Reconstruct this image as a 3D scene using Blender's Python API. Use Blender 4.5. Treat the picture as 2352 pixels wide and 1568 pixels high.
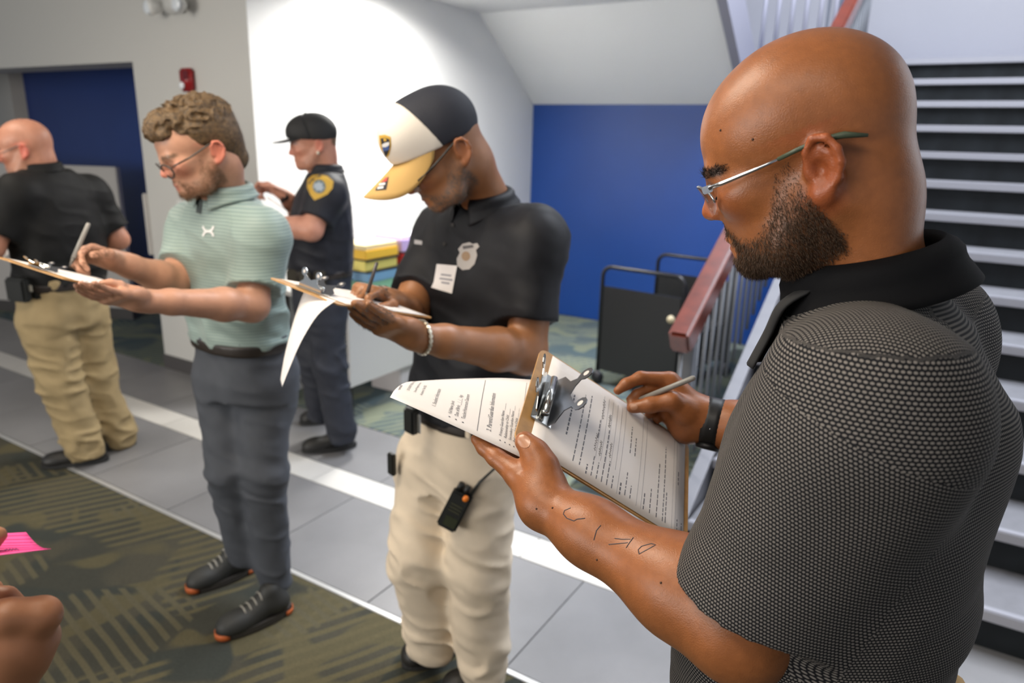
import bpy, bmesh, math, random
import numpy as np
from mathutils import Vector, Matrix
from mathutils.bvhtree import BVHTree

# ------------------------------------------------------------------ camera, world, lights, exposure
for _o in list(bpy.data.objects):
    bpy.data.objects.remove(_o)
SC = bpy.context.scene
COL = SC.collection
F = 1660.0                      # focal length in pixels of a 2352 wide frame
CAMH = 1.68
PITCH, ROLL, YAW = map(math.radians, (15.87, 1.5, 31.4))
CC = np.array([0, 0, CAMH])
ZU = np.array([0, 0, 1.0])
_f0 = np.array([-math.sin(YAW), math.cos(YAW), 0])
_r0 = np.array([math.cos(YAW), math.sin(YAW), 0])
FW = _f0 * math.cos(PITCH) - ZU * math.sin(PITCH)
_u0 = _f0 * math.sin(PITCH) + ZU * math.cos(PITCH)
RT = _r0 * math.cos(ROLL) + _u0 * math.sin(ROLL)
UP = _u0 * math.cos(ROLL) - _r0 * math.sin(ROLL)
cam = bpy.data.cameras.new('camera')
camo = bpy.data.objects.new('camera', cam)
COL.objects.link(camo)
cam.sensor_width = 36.0
cam.lens = F / 2352 * 36.0
cam.clip_start = 0.02
cam.dof.use_dof = True
cam.dof.focus_distance = 0.86
cam.dof.aperture_fstop = 4.5
camo.matrix_world = Matrix(((RT[0], UP[0], -FW[0], 0), (RT[1], UP[1], -FW[1], 0), (RT[2], UP[2], -FW[2], CAMH), (0, 0, 0, 1)))
SC.camera = camo

w = bpy.data.worlds.new('world')
SC.world = w
w.use_nodes = True
w.node_tree.nodes['Background'].inputs[0].default_value = (0.80, 0.88, 1.0, 1)
w.node_tree.nodes['Background'].inputs[1].default_value = 0.30
SC.cycles.max_bounces = 6
SC.cycles.diffuse_bounces = 3
SC.cycles.glossy_bounces = 3
SC.cycles.transmission_bounces = 4
SC.cycles.caustics_reflective = False
SC.cycles.caustics_refractive = False
SC.view_settings.view_transform = 'Standard'
SC.view_settings.look = 'None'
SC.view_settings.gamma = 1
SC.view_settings.use_curve_mapping = False
SC.view_settings.exposure = 0.22


def area(name, loc, aim, size, power, col, spread=180):
    l = bpy.data.lights.new(name, 'AREA')
    l.shape = 'RECTANGLE'
    l.size, l.size_y = size
    l.energy = power
    l.color = col
    l.spread = math.radians(spread)
    o = bpy.data.objects.new(name, l)
    COL.objects.link(o)
    o.location = loc
    d = Vector(aim) - Vector(loc)
    o.rotation_euler = d.to_track_quat('-Z', 'Y').to_euler()
    return o


# light of the recessed ceiling panels along the corridor, of the wall-washing downlight in the alcove, of the stairwell skylight
area('panel_light', (-1.55, 0.62, 2.62), (-1.55, 0.62, 0), (1.2, 0.6), 22, (1.0, 0.86, 0.68))
area('panel_light', (-3.9, 1.1, 2.62), (-3.9, 1.1, 0), (1.2, 0.6), 6, (1.0, 0.87, 0.70))
area('panel_light', (-0.55, -0.35, 2.62), (-0.55, -0.35, 0), (1.2, 0.6), 3, (1.0, 0.90, 0.76))
area('downlight', (-2.95, 3.85, 2.60), (-3.35, 3.85, 0), (0.5, 0.5), 58, (1.0, 0.98, 0.94), 150)
area('skylight', (-0.3, 3.9, 5.2), (-0.3, 3.6, 0), (2.4, 3.4), 430, (0.86, 0.91, 1.0))
# added fill light behind the camera, to the left, brightening what faces it
area('camera_side_fill', (-3.6, -3.6, 1.7), (-1.6, 2.5, 1.3), (3.2, 2.0), 140, (1.0, 0.95, 0.88))

# ------------------------------------------------------------------ pixel <-> place (frame 2352 x 1568)


def ray(px, py):
    return FW + RT * ((px - 1176) / F) - UP * ((py - 784) / F)


def at(px, py, d):
    return CC + ray(px, py) * d


def flr(px, py, z=0.0):
    r = ray(px, py)
    return CC + r * ((z - CAMH) / r[2])


def onY(px, py, Y):
    r = ray(px, py)
    return CC + r * (Y / r[1])


def onX(px, py, X):
    r = ray(px, py)
    return CC + r * (X / r[0])


def bp(B, px, py, w=0.0):
    """Point seen at a pixel, on the upright plane through floor point B that faces the camera, w metres nearer than it."""
    n = np.array([B[0], B[1], 0.0])
    L = np.linalg.norm(n)
    n = n / L
    r = ray(px, py)
    return CC + r * ((L - w) / (r @ n))


def V3(*a):
    return np.array(a, float)


def nrm(v):
    v = np.asarray(v, float)
    return v / np.linalg.norm(v)


# ------------------------------------------------------------------ materials
MATS = {}


def mat(name, col, rough=0.6, metal=0.0, noise=0.0, nscale=8.0, bump=0.0, bscale=200.0, sss=0.0, attr=False, emit=None, spec=0.5, trans=0.0, coat=0.0, sheen=0.0, alpha=1.0, bdist=0.002, sssr=(0.012, 0.006, 0.003)):
    if name in MATS:
        return MATS[name]
    m = bpy.data.materials.new(name)
    m.use_nodes = True
    nt = m.node_tree
    b = nt.nodes['Principled BSDF']
    I = b.inputs
    c4 = (*col, 1)
    I['Base Color'].default_value = c4
    I['Roughness'].default_value = rough
    I['Metallic'].default_value = metal
    I['Specular IOR Level'].default_value = spec
    I['Coat Weight'].default_value = coat
    I['Coat Roughness'].default_value = 0.25
    I['Sheen Weight'].default_value = sheen
    I['Transmission Weight'].default_value = trans
    I['Alpha'].default_value = alpha
    if sss > 0.5:
        I['Subsurface Weight'].default_value = sss
        I['Subsurface Radius'].default_value = (1, 0.35, 0.18)
        I['Subsurface Scale'].default_value = 0.008
    tc = nt.nodes.new('ShaderNodeTexCoord')
    src = None
    if attr:
        a = nt.nodes.new('ShaderNodeAttribute')
        a.attribute_name = 'Col'
        src = a.outputs['Color']
    if noise:
        n = nt.nodes.new('ShaderNodeTexNoise')
        n.inputs['Scale'].default_value = nscale
        n.inputs['Detail'].default_value = 5
        nt.links.new(tc.outputs['Object'], n.inputs['Vector'])
        r = nt.nodes.new('ShaderNodeMapRange')
        r.inputs[1].default_value, r.inputs[2].default_value = 0.3, 0.7
        r.inputs[3].default_value, r.inputs[4].default_value = 1 - noise, 1 + noise
        nt.links.new(n.outputs['Fac'], r.inputs[0])
        mx = nt.nodes.new('ShaderNodeVectorMath')
        mx.operation = 'SCALE'
        if src is None:
            mx.inputs[0].default_value = col
        else:
            nt.links.new(src, mx.inputs[0])
        nt.links.new(r.outputs[0], mx.inputs['Scale'])
        src = mx.outputs[0]
    if src is not None:
        nt.links.new(src, I['Base Color'])
    if bump:
        n = nt.nodes.new('ShaderNodeTexNoise')
        n.inputs['Scale'].default_value = bscale
        n.inputs['Detail'].default_value = 3
        nt.links.new(tc.outputs['Object'], n.inputs['Vector'])
        bu = nt.nodes.new('ShaderNodeBump')
        bu.inputs['Strength'].default_value = bump
        bu.inputs['Distance'].default_value = bdist
        nt.links.new(n.outputs['Fac'], bu.inputs['Height'])
        nt.links.new(bu.outputs[0], I['Normal'])
    if emit:
        I['Emission Color'].default_value = (*emit[0], 1)
        I['Emission Strength'].default_value = emit[1]
    MATS[name] = m
    return m


# ------------------------------------------------------------------ objects


def link(name, me, m=None, parent=None):
    o = bpy.data.objects.new(name, me)
    COL.objects.link(o)
    if m is not None:
        me.materials.append(m)
    if parent is not None:
        o.parent = parent
    return o


def tag(o, label=None, cat=None, group=None, kind=None):
    for k, v in (('label', label), ('category', cat), ('group', group), ('kind', kind)):
        if v:
            o[k] = v
    return o


def empty(name, loc, label, cat, group=None):
    o = bpy.data.objects.new(name, None)
    COL.objects.link(o)
    o.location = [float(x) for x in loc]
    o.empty_display_size = 0.1
    return tag(o, label, cat, group)


def setpar(o, p):
    """Parent an object whose mesh is in world coordinates."""
    o.parent = p
    if p.parent is None:
        o.location = [-x for x in p.location]
    return o


class MB:
    """Collects plain shapes into one mesh."""

    def __init__(s):
        s.bm = bmesh.new()

    def box(s, c, d, R=None, bev=0.0):
        t = bmesh.new()
        bmesh.ops.create_cube(t, size=1)
        for v in t.verts:
            v.co = Vector((v.co.x * d[0], v.co.y * d[1], v.co.z * d[2]))
        if bev:
            bmesh.ops.bevel(t, geom=t.edges[:], offset=bev, segments=2, affect='EDGES')
        M = Matrix.Translation(Vector([float(x) for x in c]))
        if R is not None:
            M = M @ Matrix([[float(R[j][i]) for j in range(3)] for i in range(3)]).to_4x4()
        bmesh.ops.transform(t, matrix=M, verts=t.verts)
        s._add(t)
        return s

    def _add(s, t):
        me = bpy.data.meshes.new('t')
        t.to_mesh(me)
        t.free()
        s.bm.from_mesh(me)
        bpy.data.meshes.remove(me)

    def poly(s, pts, faces):
        vs = [s.bm.verts.new([float(x) for x in p]) for p in pts]
        for f in faces:
            s.bm.faces.new([vs[i] for i in f])
        return s

    def prism(s, pts, off):
        """Closed outline (list of 3D points) pushed along off."""
        n = len(pts)
        off = np.asarray(off, float)
        P = [np.asarray(p, float) for p in pts]
        Q = [p + off for p in P]
        s.poly(P + Q, [list(range(n))[::-1], list(range(n, 2 * n))] + [[i, (i + 1) % n, n + (i + 1) % n, n + i] for i in range(n)])
        return s

    def tube(s, pts, r, seg=8, caps=True):
        pts = [np.asarray(p, float) for p in pts]
        rs = r if hasattr(r, '__len__') else [r] * len(pts)
        rings = []
        up = None
        for i, p in enumerate(pts):
            t = nrm(pts[min(i + 1, len(pts) - 1)] - pts[max(i - 1, 0)])
            if up is None:
                up = np.cross(t, V3(0.31, 0.2, 0.93) if abs(t[2]) < 0.9 else V3(1, 0.1, 0))
            up = nrm(up - t * (up @ t))
            b = np.cross(t, up)
            rings.append([s.bm.verts.new(p + rs[i] * (up * math.cos(a) + b * math.sin(a))) for a in [2 * math.pi * k / seg for k in range(seg)]])
        for a, b in zip(rings, rings[1:]):
            for k in range(seg):
                s.bm.faces.new((a[k], a[(k + 1) % seg], b[(k + 1) % seg], b[k]))
        if caps:
            s.bm.faces.new(rings[0][::-1])
            s.bm.faces.new(rings[-1])
        return s

    def grid(s, fn, nu, nv, closeu=False):
        vs = [[s.bm.verts.new([float(x) for x in fn(i / (nu if closeu else nu - 1), j / (nv - 1))]) for j in range(nv)] for i in range(nu)]
        for i in range(nu if closeu else nu - 1):
            for j in range(nv - 1):
                i2 = (i + 1) % nu
                s.bm.faces.new((vs[i][j], vs[i2][j], vs[i2][j + 1], vs[i][j + 1]))
        return s

    def sphere(s, c, r, seg=12):
        t = bmesh.new()
        bmesh.ops.create_uvsphere(t, u_segments=seg, v_segments=max(6, seg // 2), radius=1)
        rr = r if hasattr(r, '__len__') else (r, r, r)
        for v in t.verts:
            v.co = Vector((v.co.x * rr[0] + c[0], v.co.y * rr[1] + c[1], v.co.z * rr[2] + c[2]))
        s._add(t)
        return s

    def build(s, name, m, parent=None, smooth=False, thick=0.0, sub=0):
        bmesh.ops.recalc_face_normals(s.bm, faces=s.bm.faces[:])
        me = bpy.data.meshes.new(name)
        s.bm.to_mesh(me)
        s.bm.free()
        if smooth:
            me.shade_smooth()
        o = link(name, me, m)
        if parent is not None:
            p = parent
            o.parent = p
            top = p
            while top.parent is not None:
                top = top.parent
            if p is top:
                o.location = [-x for x in top.location]
        if thick:
            md = o.modifiers.new('s', 'SOLIDIFY')
            md.thickness = thick
            md.offset = 0
        if sub:
            md = o.modifiers.new('d', 'SUBSURF')
            md.levels = md.render_levels = sub
        return o


def par(o, parent):
    """World-coordinate mesh o under parent (a top-level Empty/mesh or one of its parts)."""
    o.parent = parent
    top = parent
    while top.parent is not None:
        top = top.parent
    if parent is top:
        o.location = [-x for x in top.location]
    return o


# ------------------------------------------------------------------ implicit surfaces: smooth unions of limbs, meshed by surface nets


def _hash(ix, iy, iz):
    h = (ix * 73856093) ^ (iy * 19349663) ^ (iz * 83492791)
    h = (h ^ (h >> 13)) * 1274126177
    return ((h ^ (h >> 16)) & 0xFFFF).astype(np.float32) / 65535.0


def noise3(p, s):
    q = p * s
    i = np.floor(q).astype(np.int64)
    f = (q - i).astype(np.float32)
    f = f * f * (3 - 2 * f)
    x, y, z = i[..., 0], i[..., 1], i[..., 2]
    r = 0
    for dx in (0, 1):
        wx = f[..., 0] if dx else 1 - f[..., 0]
        for dy in (0, 1):
            wy = f[..., 1] if dy else 1 - f[..., 1]
            for dz in (0, 1):
                wz = f[..., 2] if dz else 1 - f[..., 2]
                r = r + wx * wy * wz * _hash(x + dx, y + dy, z + dz)
    return r * 2 - 1


def basis(x, zhint):
    x = nrm(x)
    z = np.asarray(zhint, float)
    z = nrm(z - x * (z @ x))
    return np.array([x, np.cross(z, x), z])      # rows: x (forward), y (left), z (up)


class Sdf:
    def __init__(s):
        s.ops = []
        s.disp = None
        s.amp = 0.0

    def _put(s, op, k, f, c, r):
        s.ops.append((op, k, f, np.asarray(c, float), r))
        return s

    def cone(s, a, b, ra, rb, k=0.01, op='u'):
        a = np.asarray(a, np.float32)
        b = np.asarray(b, np.float32)
        ba = b - a
        L2 = float(ba @ ba) + 1e-12
        ra, rb = np.float32(ra), np.float32(rb)

        def f(p):
            q = p - a
            h = np.clip((q @ ba) / np.float32(L2), 0, 1)
            q = q - h[..., None] * ba
            return np.sqrt(np.einsum('...i,...i', q, q)) - (ra + (rb - ra) * h)
        return s._put(op, k, f, (a + b) / 2, math.sqrt(L2) / 2 + max(ra, rb))

    def chain(s, pts, rs, k=0.006, op='u'):
        for i in range(len(pts) - 1):
            s.cone(pts[i], pts[i + 1], rs[i], rs[i + 1], k, op)
        return s

    def ell(s, c, r, R=None, k=0.01, op='u'):
        c = np.asarray(c, np.float32)
        r = np.asarray(r, np.float32)
        RT_ = (np.eye(3) if R is None else np.asarray(R)).T.astype(np.float32)

        def f(p):
            q = ((p - c) @ RT_) / r
            k0 = np.sqrt(np.einsum('...i,...i', q, q))
            q = q / r
            k1 = np.sqrt(np.einsum('...i,...i', q, q)) + np.float32(1e-6)
            return k0 * (k0 - 1) / k1
        return s._put(op, k, f, c, max(r))

    def box(s, c, hs, R=None, rad=0.005, k=0.01, op='u'):
        c = np.asarray(c, float)
        hs = np.asarray(hs, float) - rad
        R = np.eye(3) if R is None else np.asarray(R)

        def f(p):
            q = np.abs((p - c) @ R.T) - hs
            return np.linalg.norm(np.maximum(q, 0), axis=-1) + np.minimum(q.max(-1), 0) - rad
        return s._put(op, k, f, c, float(np.linalg.norm(hs)) + rad)

    def plane(s, p0, n, k=0.004):
        p0 = np.asarray(p0, float)
        n = nrm(n)
        return s._put('i', k, lambda p: (p - p0) @ n, p0, 1e3)

    def cutoff(s, p0, n, c, r, k=0.004):
        """Remove what lies beyond a plane, only inside the ball (c, r)."""
        p0 = np.asarray(p0, float)
        c = np.asarray(c, float)
        n = nrm(n)
        return s._put('s', k, lambda p: np.maximum(-((p - p0) @ n), np.linalg.norm(p - c, axis=-1) - r), c, r)

    def loft(s, lv, lat, fwd, k=0.02, e=2.4, op='u'):
        """lv: [(centre, half width, half depth)] from bottom to top; lat, fwd: horizontal axes."""
        lv = sorted(lv, key=lambda t: t[0][2])
        z = np.array([t[0][2] for t in lv])
        X = np.array([t[0][0] for t in lv])
        Y = np.array([t[0][1] for t in lv])
        A = np.array([t[1] for t in lv])
        Bd = np.array([t[2] for t in lv])
        zz = np.linspace(z[0], z[-1], 64)
        ker = np.array([1, 2, 3, 2, 1.0]) / 9

        def sm(a):
            v = np.interp(zz, z, a)
            return np.convolve(np.pad(v, 2, mode='edge'), ker, mode='valid')
        X, Y, A, Bd = map(sm, (X, Y, A, Bd))
        lat = np.asarray(lat)
        fwd = np.asarray(fwd)

        def f(p):
            pz = p[..., 2]
            dx = p[..., 0] - np.interp(pz, zz, X)
            dy = p[..., 1] - np.interp(pz, zz, Y)
            a = np.interp(pz, zz, A)
            b = np.interp(pz, zz, Bd)
            u = np.abs((dx * lat[0] + dy * lat[1]) / a)
            v = np.abs((dx * fwd[0] + dy * fwd[1]) / b)
            d = ((u ** e + v ** e) ** (1 / e) - 1) * np.minimum(a, b)
            cz = np.maximum(pz - zz[-1], zz[0] - pz)
            return np.maximum(d, cz)
        c = np.array([X.mean(), Y.mean(), (z[0] + z[-1]) / 2])
        return s._put(op, k, f, c, (z[-1] - z[0]) / 2 + max(A.max(), Bd.max()) + np.ptp(X) + np.ptp(Y))

    @staticmethod
    def comb(op, k, d, di):
        if op == 'u':
            h = np.maximum(k - np.abs(d - di), 0) / k
            return np.minimum(d, di) - h * h * k * 0.25
        if op == 's':
            di = -di
        h = np.maximum(k - np.abs(d - di), 0) / k
        return np.maximum(d, di) + h * h * k * 0.25

    def mesh(s, h, n=8):
        ext = [(c, r) for op, k, f, c, r in s.ops if op == 'u']
        lo = np.min([c - r for c, r in ext], axis=0) - 0.01 - s.amp
        hi = np.max([c + r for c, r in ext], axis=0) + 0.01 + s.amp
        bs = h * n
        nb = np.ceil((hi - lo) / bs).astype(int) + 1
        g = np.stack(np.meshgrid(*[np.arange(k) for k in nb], indexing='ij'), -1).reshape(-1, 3)
        cen = (lo + (g + 0.5) * bs).astype(np.float32)
        br = bs * 0.87
        # coarse pass
        d = np.full(len(cen), 9.0, np.float32)
        for op, k, f, c, r in s.ops:
            m = np.linalg.norm(cen - c, axis=1) < r + 3 * br + k
            if m.any():
                d[m] = s.comb(op, k, d[m], f(cen[m]))
        keep = np.abs(d) < br * 1.6 + s.amp
        g, cen = g[keep], cen[keep]
        ix = np.arange(n + 1)
        loc = np.stack(np.meshgrid(ix, ix, ix, indexing='ij'), -1).reshape(1, -1, 3)
        D = np.full((len(g), (n + 1) ** 3), 9.0, np.float32)
        org = lo + g * bs
        CH = 700
        for q in range(0, len(g), CH):
            sl = slice(q, q + CH)
            pts = (lo + (g[sl][:, None, :] * n + loc) * h).astype(np.float32)
            dd = np.full(pts.shape[:2], 9.0, np.float32)
            cq = cen[sl]
            for op, k, f, c, r in s.ops:
                m = np.linalg.norm(cq - c, axis=1) < r + 1.1 * br + 2 * k + 0.03
                if m.all():
                    dd = s.comb(op, k, dd, f(pts))
                elif m.any():
                    dd[m] = s.comb(op, k, dd[m], f(pts[m]))
            if s.disp is not None:
                dd = dd + s.disp(pts)
            D[sl] = dd
        D[np.abs(D) < 4e-6] = 4e-6        # shared corners must agree on their side
        D = D.reshape(-1, n + 1, n + 1, n + 1)
        neg = D < 0
        cs = sum(neg[:, a:n + a, b:n + b, c:n + c].astype(np.int8) for a in (0, 1) for b in (0, 1) for c in (0, 1))
        bi, i, j, k = np.nonzero((cs > 0) & (cs < 8))
        pos = np.zeros((len(bi), 3))
        cnt = np.zeros(len(bi))
        for a in range(3):
            for u in (0, 1):
                for v in (0, 1):
                    o = [0, 0, 0]
                    o[(a + 1) % 3], o[(a + 2) % 3] = u, v
                    o2 = list(o)
                    o2[a] = 1
                    d0 = D[bi, i + o[0], j + o[1], k + o[2]].astype(float)
                    d1 = D[bi, i + o2[0], j + o2[1], k + o2[2]].astype(float)
                    cr = (d0 < 0) != (d1 < 0)
                    t = np.where(cr, d0 / np.where(cr, d0 - d1, 1), 0)
                    e = np.tile(np.array(o, float), (len(bi), 1))
                    e[:, a] += t
                    pos += e * cr[:, None]
                    cnt += cr
        pos = org[bi] + (np.stack([i, j, k], -1) + pos / cnt[:, None]) * h
        G = g[bi] * n + np.stack([i, j, k], -1) + 1
        big = int((nb.max() + 2) * n + 4)
        ids = (G[:, 0].astype(np.int64) * big + G[:, 1]) * big + G[:, 2]
        order = np.argsort(ids)
        sid = ids[order]
        quads = []
        for a in range(3):
            b, c = (a + 1) % 3, (a + 2) % 3
            s0 = [slice(None)] + [slice(0, n)] * 3
            s1 = list(s0)
            s1[a + 1] = slice(1, n + 1)
            x0, x1 = neg[tuple(s0)], neg[tuple(s1)]
            q = np.nonzero(x0 != x1)
            if not len(q[0]):
                continue
            base = g[q[0]] * n + np.stack(q[1:], -1) + 1
            idx = []
            ok = np.ones(len(base), bool)
            for (ub, uc) in ((-1, -1), (0, -1), (0, 0), (-1, 0)):
                e = base.copy()
                e[:, b] += ub
                e[:, c] += uc
                key = (e[:, 0].astype(np.int64) * big + e[:, 1]) * big + e[:, 2]
                w_ = np.minimum(np.searchsorted(sid, key), len(sid) - 1)
                ok &= sid[w_] == key
                idx.append(order[w_])
            Q = np.stack(idx, -1)
            flip = ~x0[q]
            Q[flip] = Q[flip][:, ::-1]
            quads.append(Q[ok])
        return pos, np.concatenate(quads)


def np_mesh(name, v, q, smooth=True):
    me = bpy.data.meshes.new(name)
    n = q.shape[1]
    me.vertices.add(len(v))
    me.vertices.foreach_set('co', np.ascontiguousarray(v, np.float32).ravel())
    me.loops.add(q.size)
    me.loops.foreach_set('vertex_index', np.ascontiguousarray(q, np.int32).ravel())
    me.polygons.add(len(q))
    me.polygons.foreach_set('loop_start', np.arange(0, q.size, n, dtype=np.int32))
    me.update(calc_edges=True)
    if smooth:
        me.shade_smooth()
    return me


def set_col(me, c):
    a = me.attributes.new('Col', 'FLOAT_COLOR', 'POINT')
    c = np.concatenate([c, np.ones((len(c), 1))], 1).astype(np.float32)
    a.data.foreach_set('color', c.ravel())


def set_uv(me, uv):
    a = me.attributes.new('cloth', 'FLOAT2', 'POINT')
    a.data.foreach_set('vector', uv.astype(np.float32).ravel())


class Part:
    pass


def sdf_obj(name, sd, h, m, parent, smooth_it=1):
    v, q = sd.mesh(h)
    # one relax step takes the facets out of the net
    for _ in range(smooth_it):
        acc = np.zeros_like(v)
        cn = np.zeros(len(v))
        for a in range(4):
            b = (a + 1) % 4
            np.add.at(acc, q[:, a], v[q[:, b]])
            np.add.at(acc, q[:, b], v[q[:, a]])
            np.add.at(cn, q[:, a], 1)
            np.add.at(cn, q[:, b], 1)
        v = v * 0.5 + 0.5 * acc / np.maximum(cn, 1)[:, None]
    me = np_mesh(name, v, q)
    o = link(name, me, m)
    if parent is not None:
        par(o, parent)
    r = Part()
    r.o, r.me, r.v, r.q = o, me, v, q
    return r


def bvh(part):
    return BVHTree.FromPolygons([tuple(x) for x in part.v.tolist()], part.q.tolist())


def normals(part):
    n = np.zeros(len(part.v) * 3, np.float32)
    part.me.vertices.foreach_get('normal', n) if False else None
    nn = np.zeros_like(part.v)
    a = part.v[part.q[:, 2]] - part.v[part.q[:, 0]]
    b = part.v[part.q[:, 3]] - part.v[part.q[:, 1]]
    c = np.cross(a, b)
    for k in range(4):
        np.add.at(nn, part.q[:, k], c)
    return nn / np.maximum(np.linalg.norm(nn, axis=1), 1e-12)[:, None]


def sstep(a, b, x):
    t = np.clip((x - a) / (b - a), 0, 1)
    return t * t * (3 - 2 * t)


def decal(name, tree, o, ux, uy, outline, m, parent, lift=0.0012, sub=0.006, raydir=None, thick=0.0):
    """Flat cut-out laid on a curved surface: outline (u, v) in metres about o, pressed on along the view direction."""
    bm = bmesh.new()
    o = np.asarray(o, float)
    ux, uy = nrm(ux), nrm(uy)
    n = np.cross(ux, uy)
    if raydir is None:
        raydir = -n
    raydir = nrm(raydir)
    vs = [bm.verts.new(o + ux * u + uy * v) for u, v in outline]
    f = bm.faces.new(vs)
    bmesh.ops.triangulate(bm, faces=[f])
    for _ in range(7):
        es = [e for e in bm.edges if e.calc_length() > sub]
        if not es:
            break
        bmesh.ops.subdivide_edges(bm, edges=es, cuts=1, use_grid_fill=False)
        bmesh.ops.triangulate(bm, faces=bm.faces[:])
    for v in bm.verts:
        st = Vector(v.co) - Vector(raydir) * 0.15
        h = tree.ray_cast(st, Vector(raydir), 0.4)
        if h[0] is not None:
            v.co = h[0] - Vector(raydir) * lift
    me = bpy.data.meshes.new(name)
    bm.to_mesh(me)
    bm.free()
    me.shade_smooth()
    ob = link(name, me, m)
    return par(ob, parent)


def circ(r, n=20, ry=None, c=(0, 0), a0=0, a1=2 * math.pi):
    ry = ry or r
    return [(c[0] + r * math.cos(a0 + (a1 - a0) * k / n), c[1] + ry * math.sin(a0 + (a1 - a0) * k / n)) for k in range(n)]


def text_mesh(body, size, fn, name, m, parent, align='LEFT', lift=0.0):
    """Printed line: flat glyphs of the built-in font mapped through fn(u, v) onto a page."""
    cu = bpy.data.curves.new('t', 'FONT')
    cu.body = body
    cu.size = size
    cu.align_x = align
    cu.resolution_u = 2
    ob = bpy.data.objects.new('t', cu)
    COL.objects.link(ob)
    me = bpy.data.meshes.new_from_object(ob.evaluated_get(bpy.context.evaluated_depsgraph_get()))
    bpy.data.objects.remove(ob)
    bpy.data.curves.remove(cu)
    for v in me.vertices:
        v.co = Vector([float(x) for x in fn(v.co.x, v.co.y)])
    me.name = name
    return par(link(name, me, m), parent)
# ------------------------------------------------------------------ the setting
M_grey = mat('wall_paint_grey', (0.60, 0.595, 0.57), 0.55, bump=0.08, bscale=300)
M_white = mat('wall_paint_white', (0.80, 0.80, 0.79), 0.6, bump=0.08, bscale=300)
M_soffit = mat('soffit_paint', (0.87, 0.88, 0.88), 0.65)
M_blue = mat('wall_paint_blue', (0.007, 0.055, 0.270), 0.42, noise=0.06, nscale=2, bump=0.06, bscale=300)
M_bluedk = mat('wall_paint_navy', (0.016, 0.050, 0.240), 0.45, noise=0.06, nscale=2)
M_base = mat('rubber_baseboard', (0.075, 0.07, 0.07), 0.5)
M_beige = mat('wall_paint_beige', (0.60, 0.56, 0.50), 0.6)
M_panel = mat('partition_laminate', (0.56, 0.54, 0.52), 0.5)
M_tile = mat('floor_tile_grey', (0.205, 0.202, 0.206), 0.38, noise=0.10, nscale=3, bump=0.03, bscale=60)
M_tilew = mat('floor_tile_white', (0.62, 0.60, 0.565), 0.36, noise=0.05, nscale=3)
M_grout = mat('grout', (0.13, 0.13, 0.13), 0.8)
M_trim = mat('metal_trim', (0.62, 0.62, 0.62), 0.35, 0.6)


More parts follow.
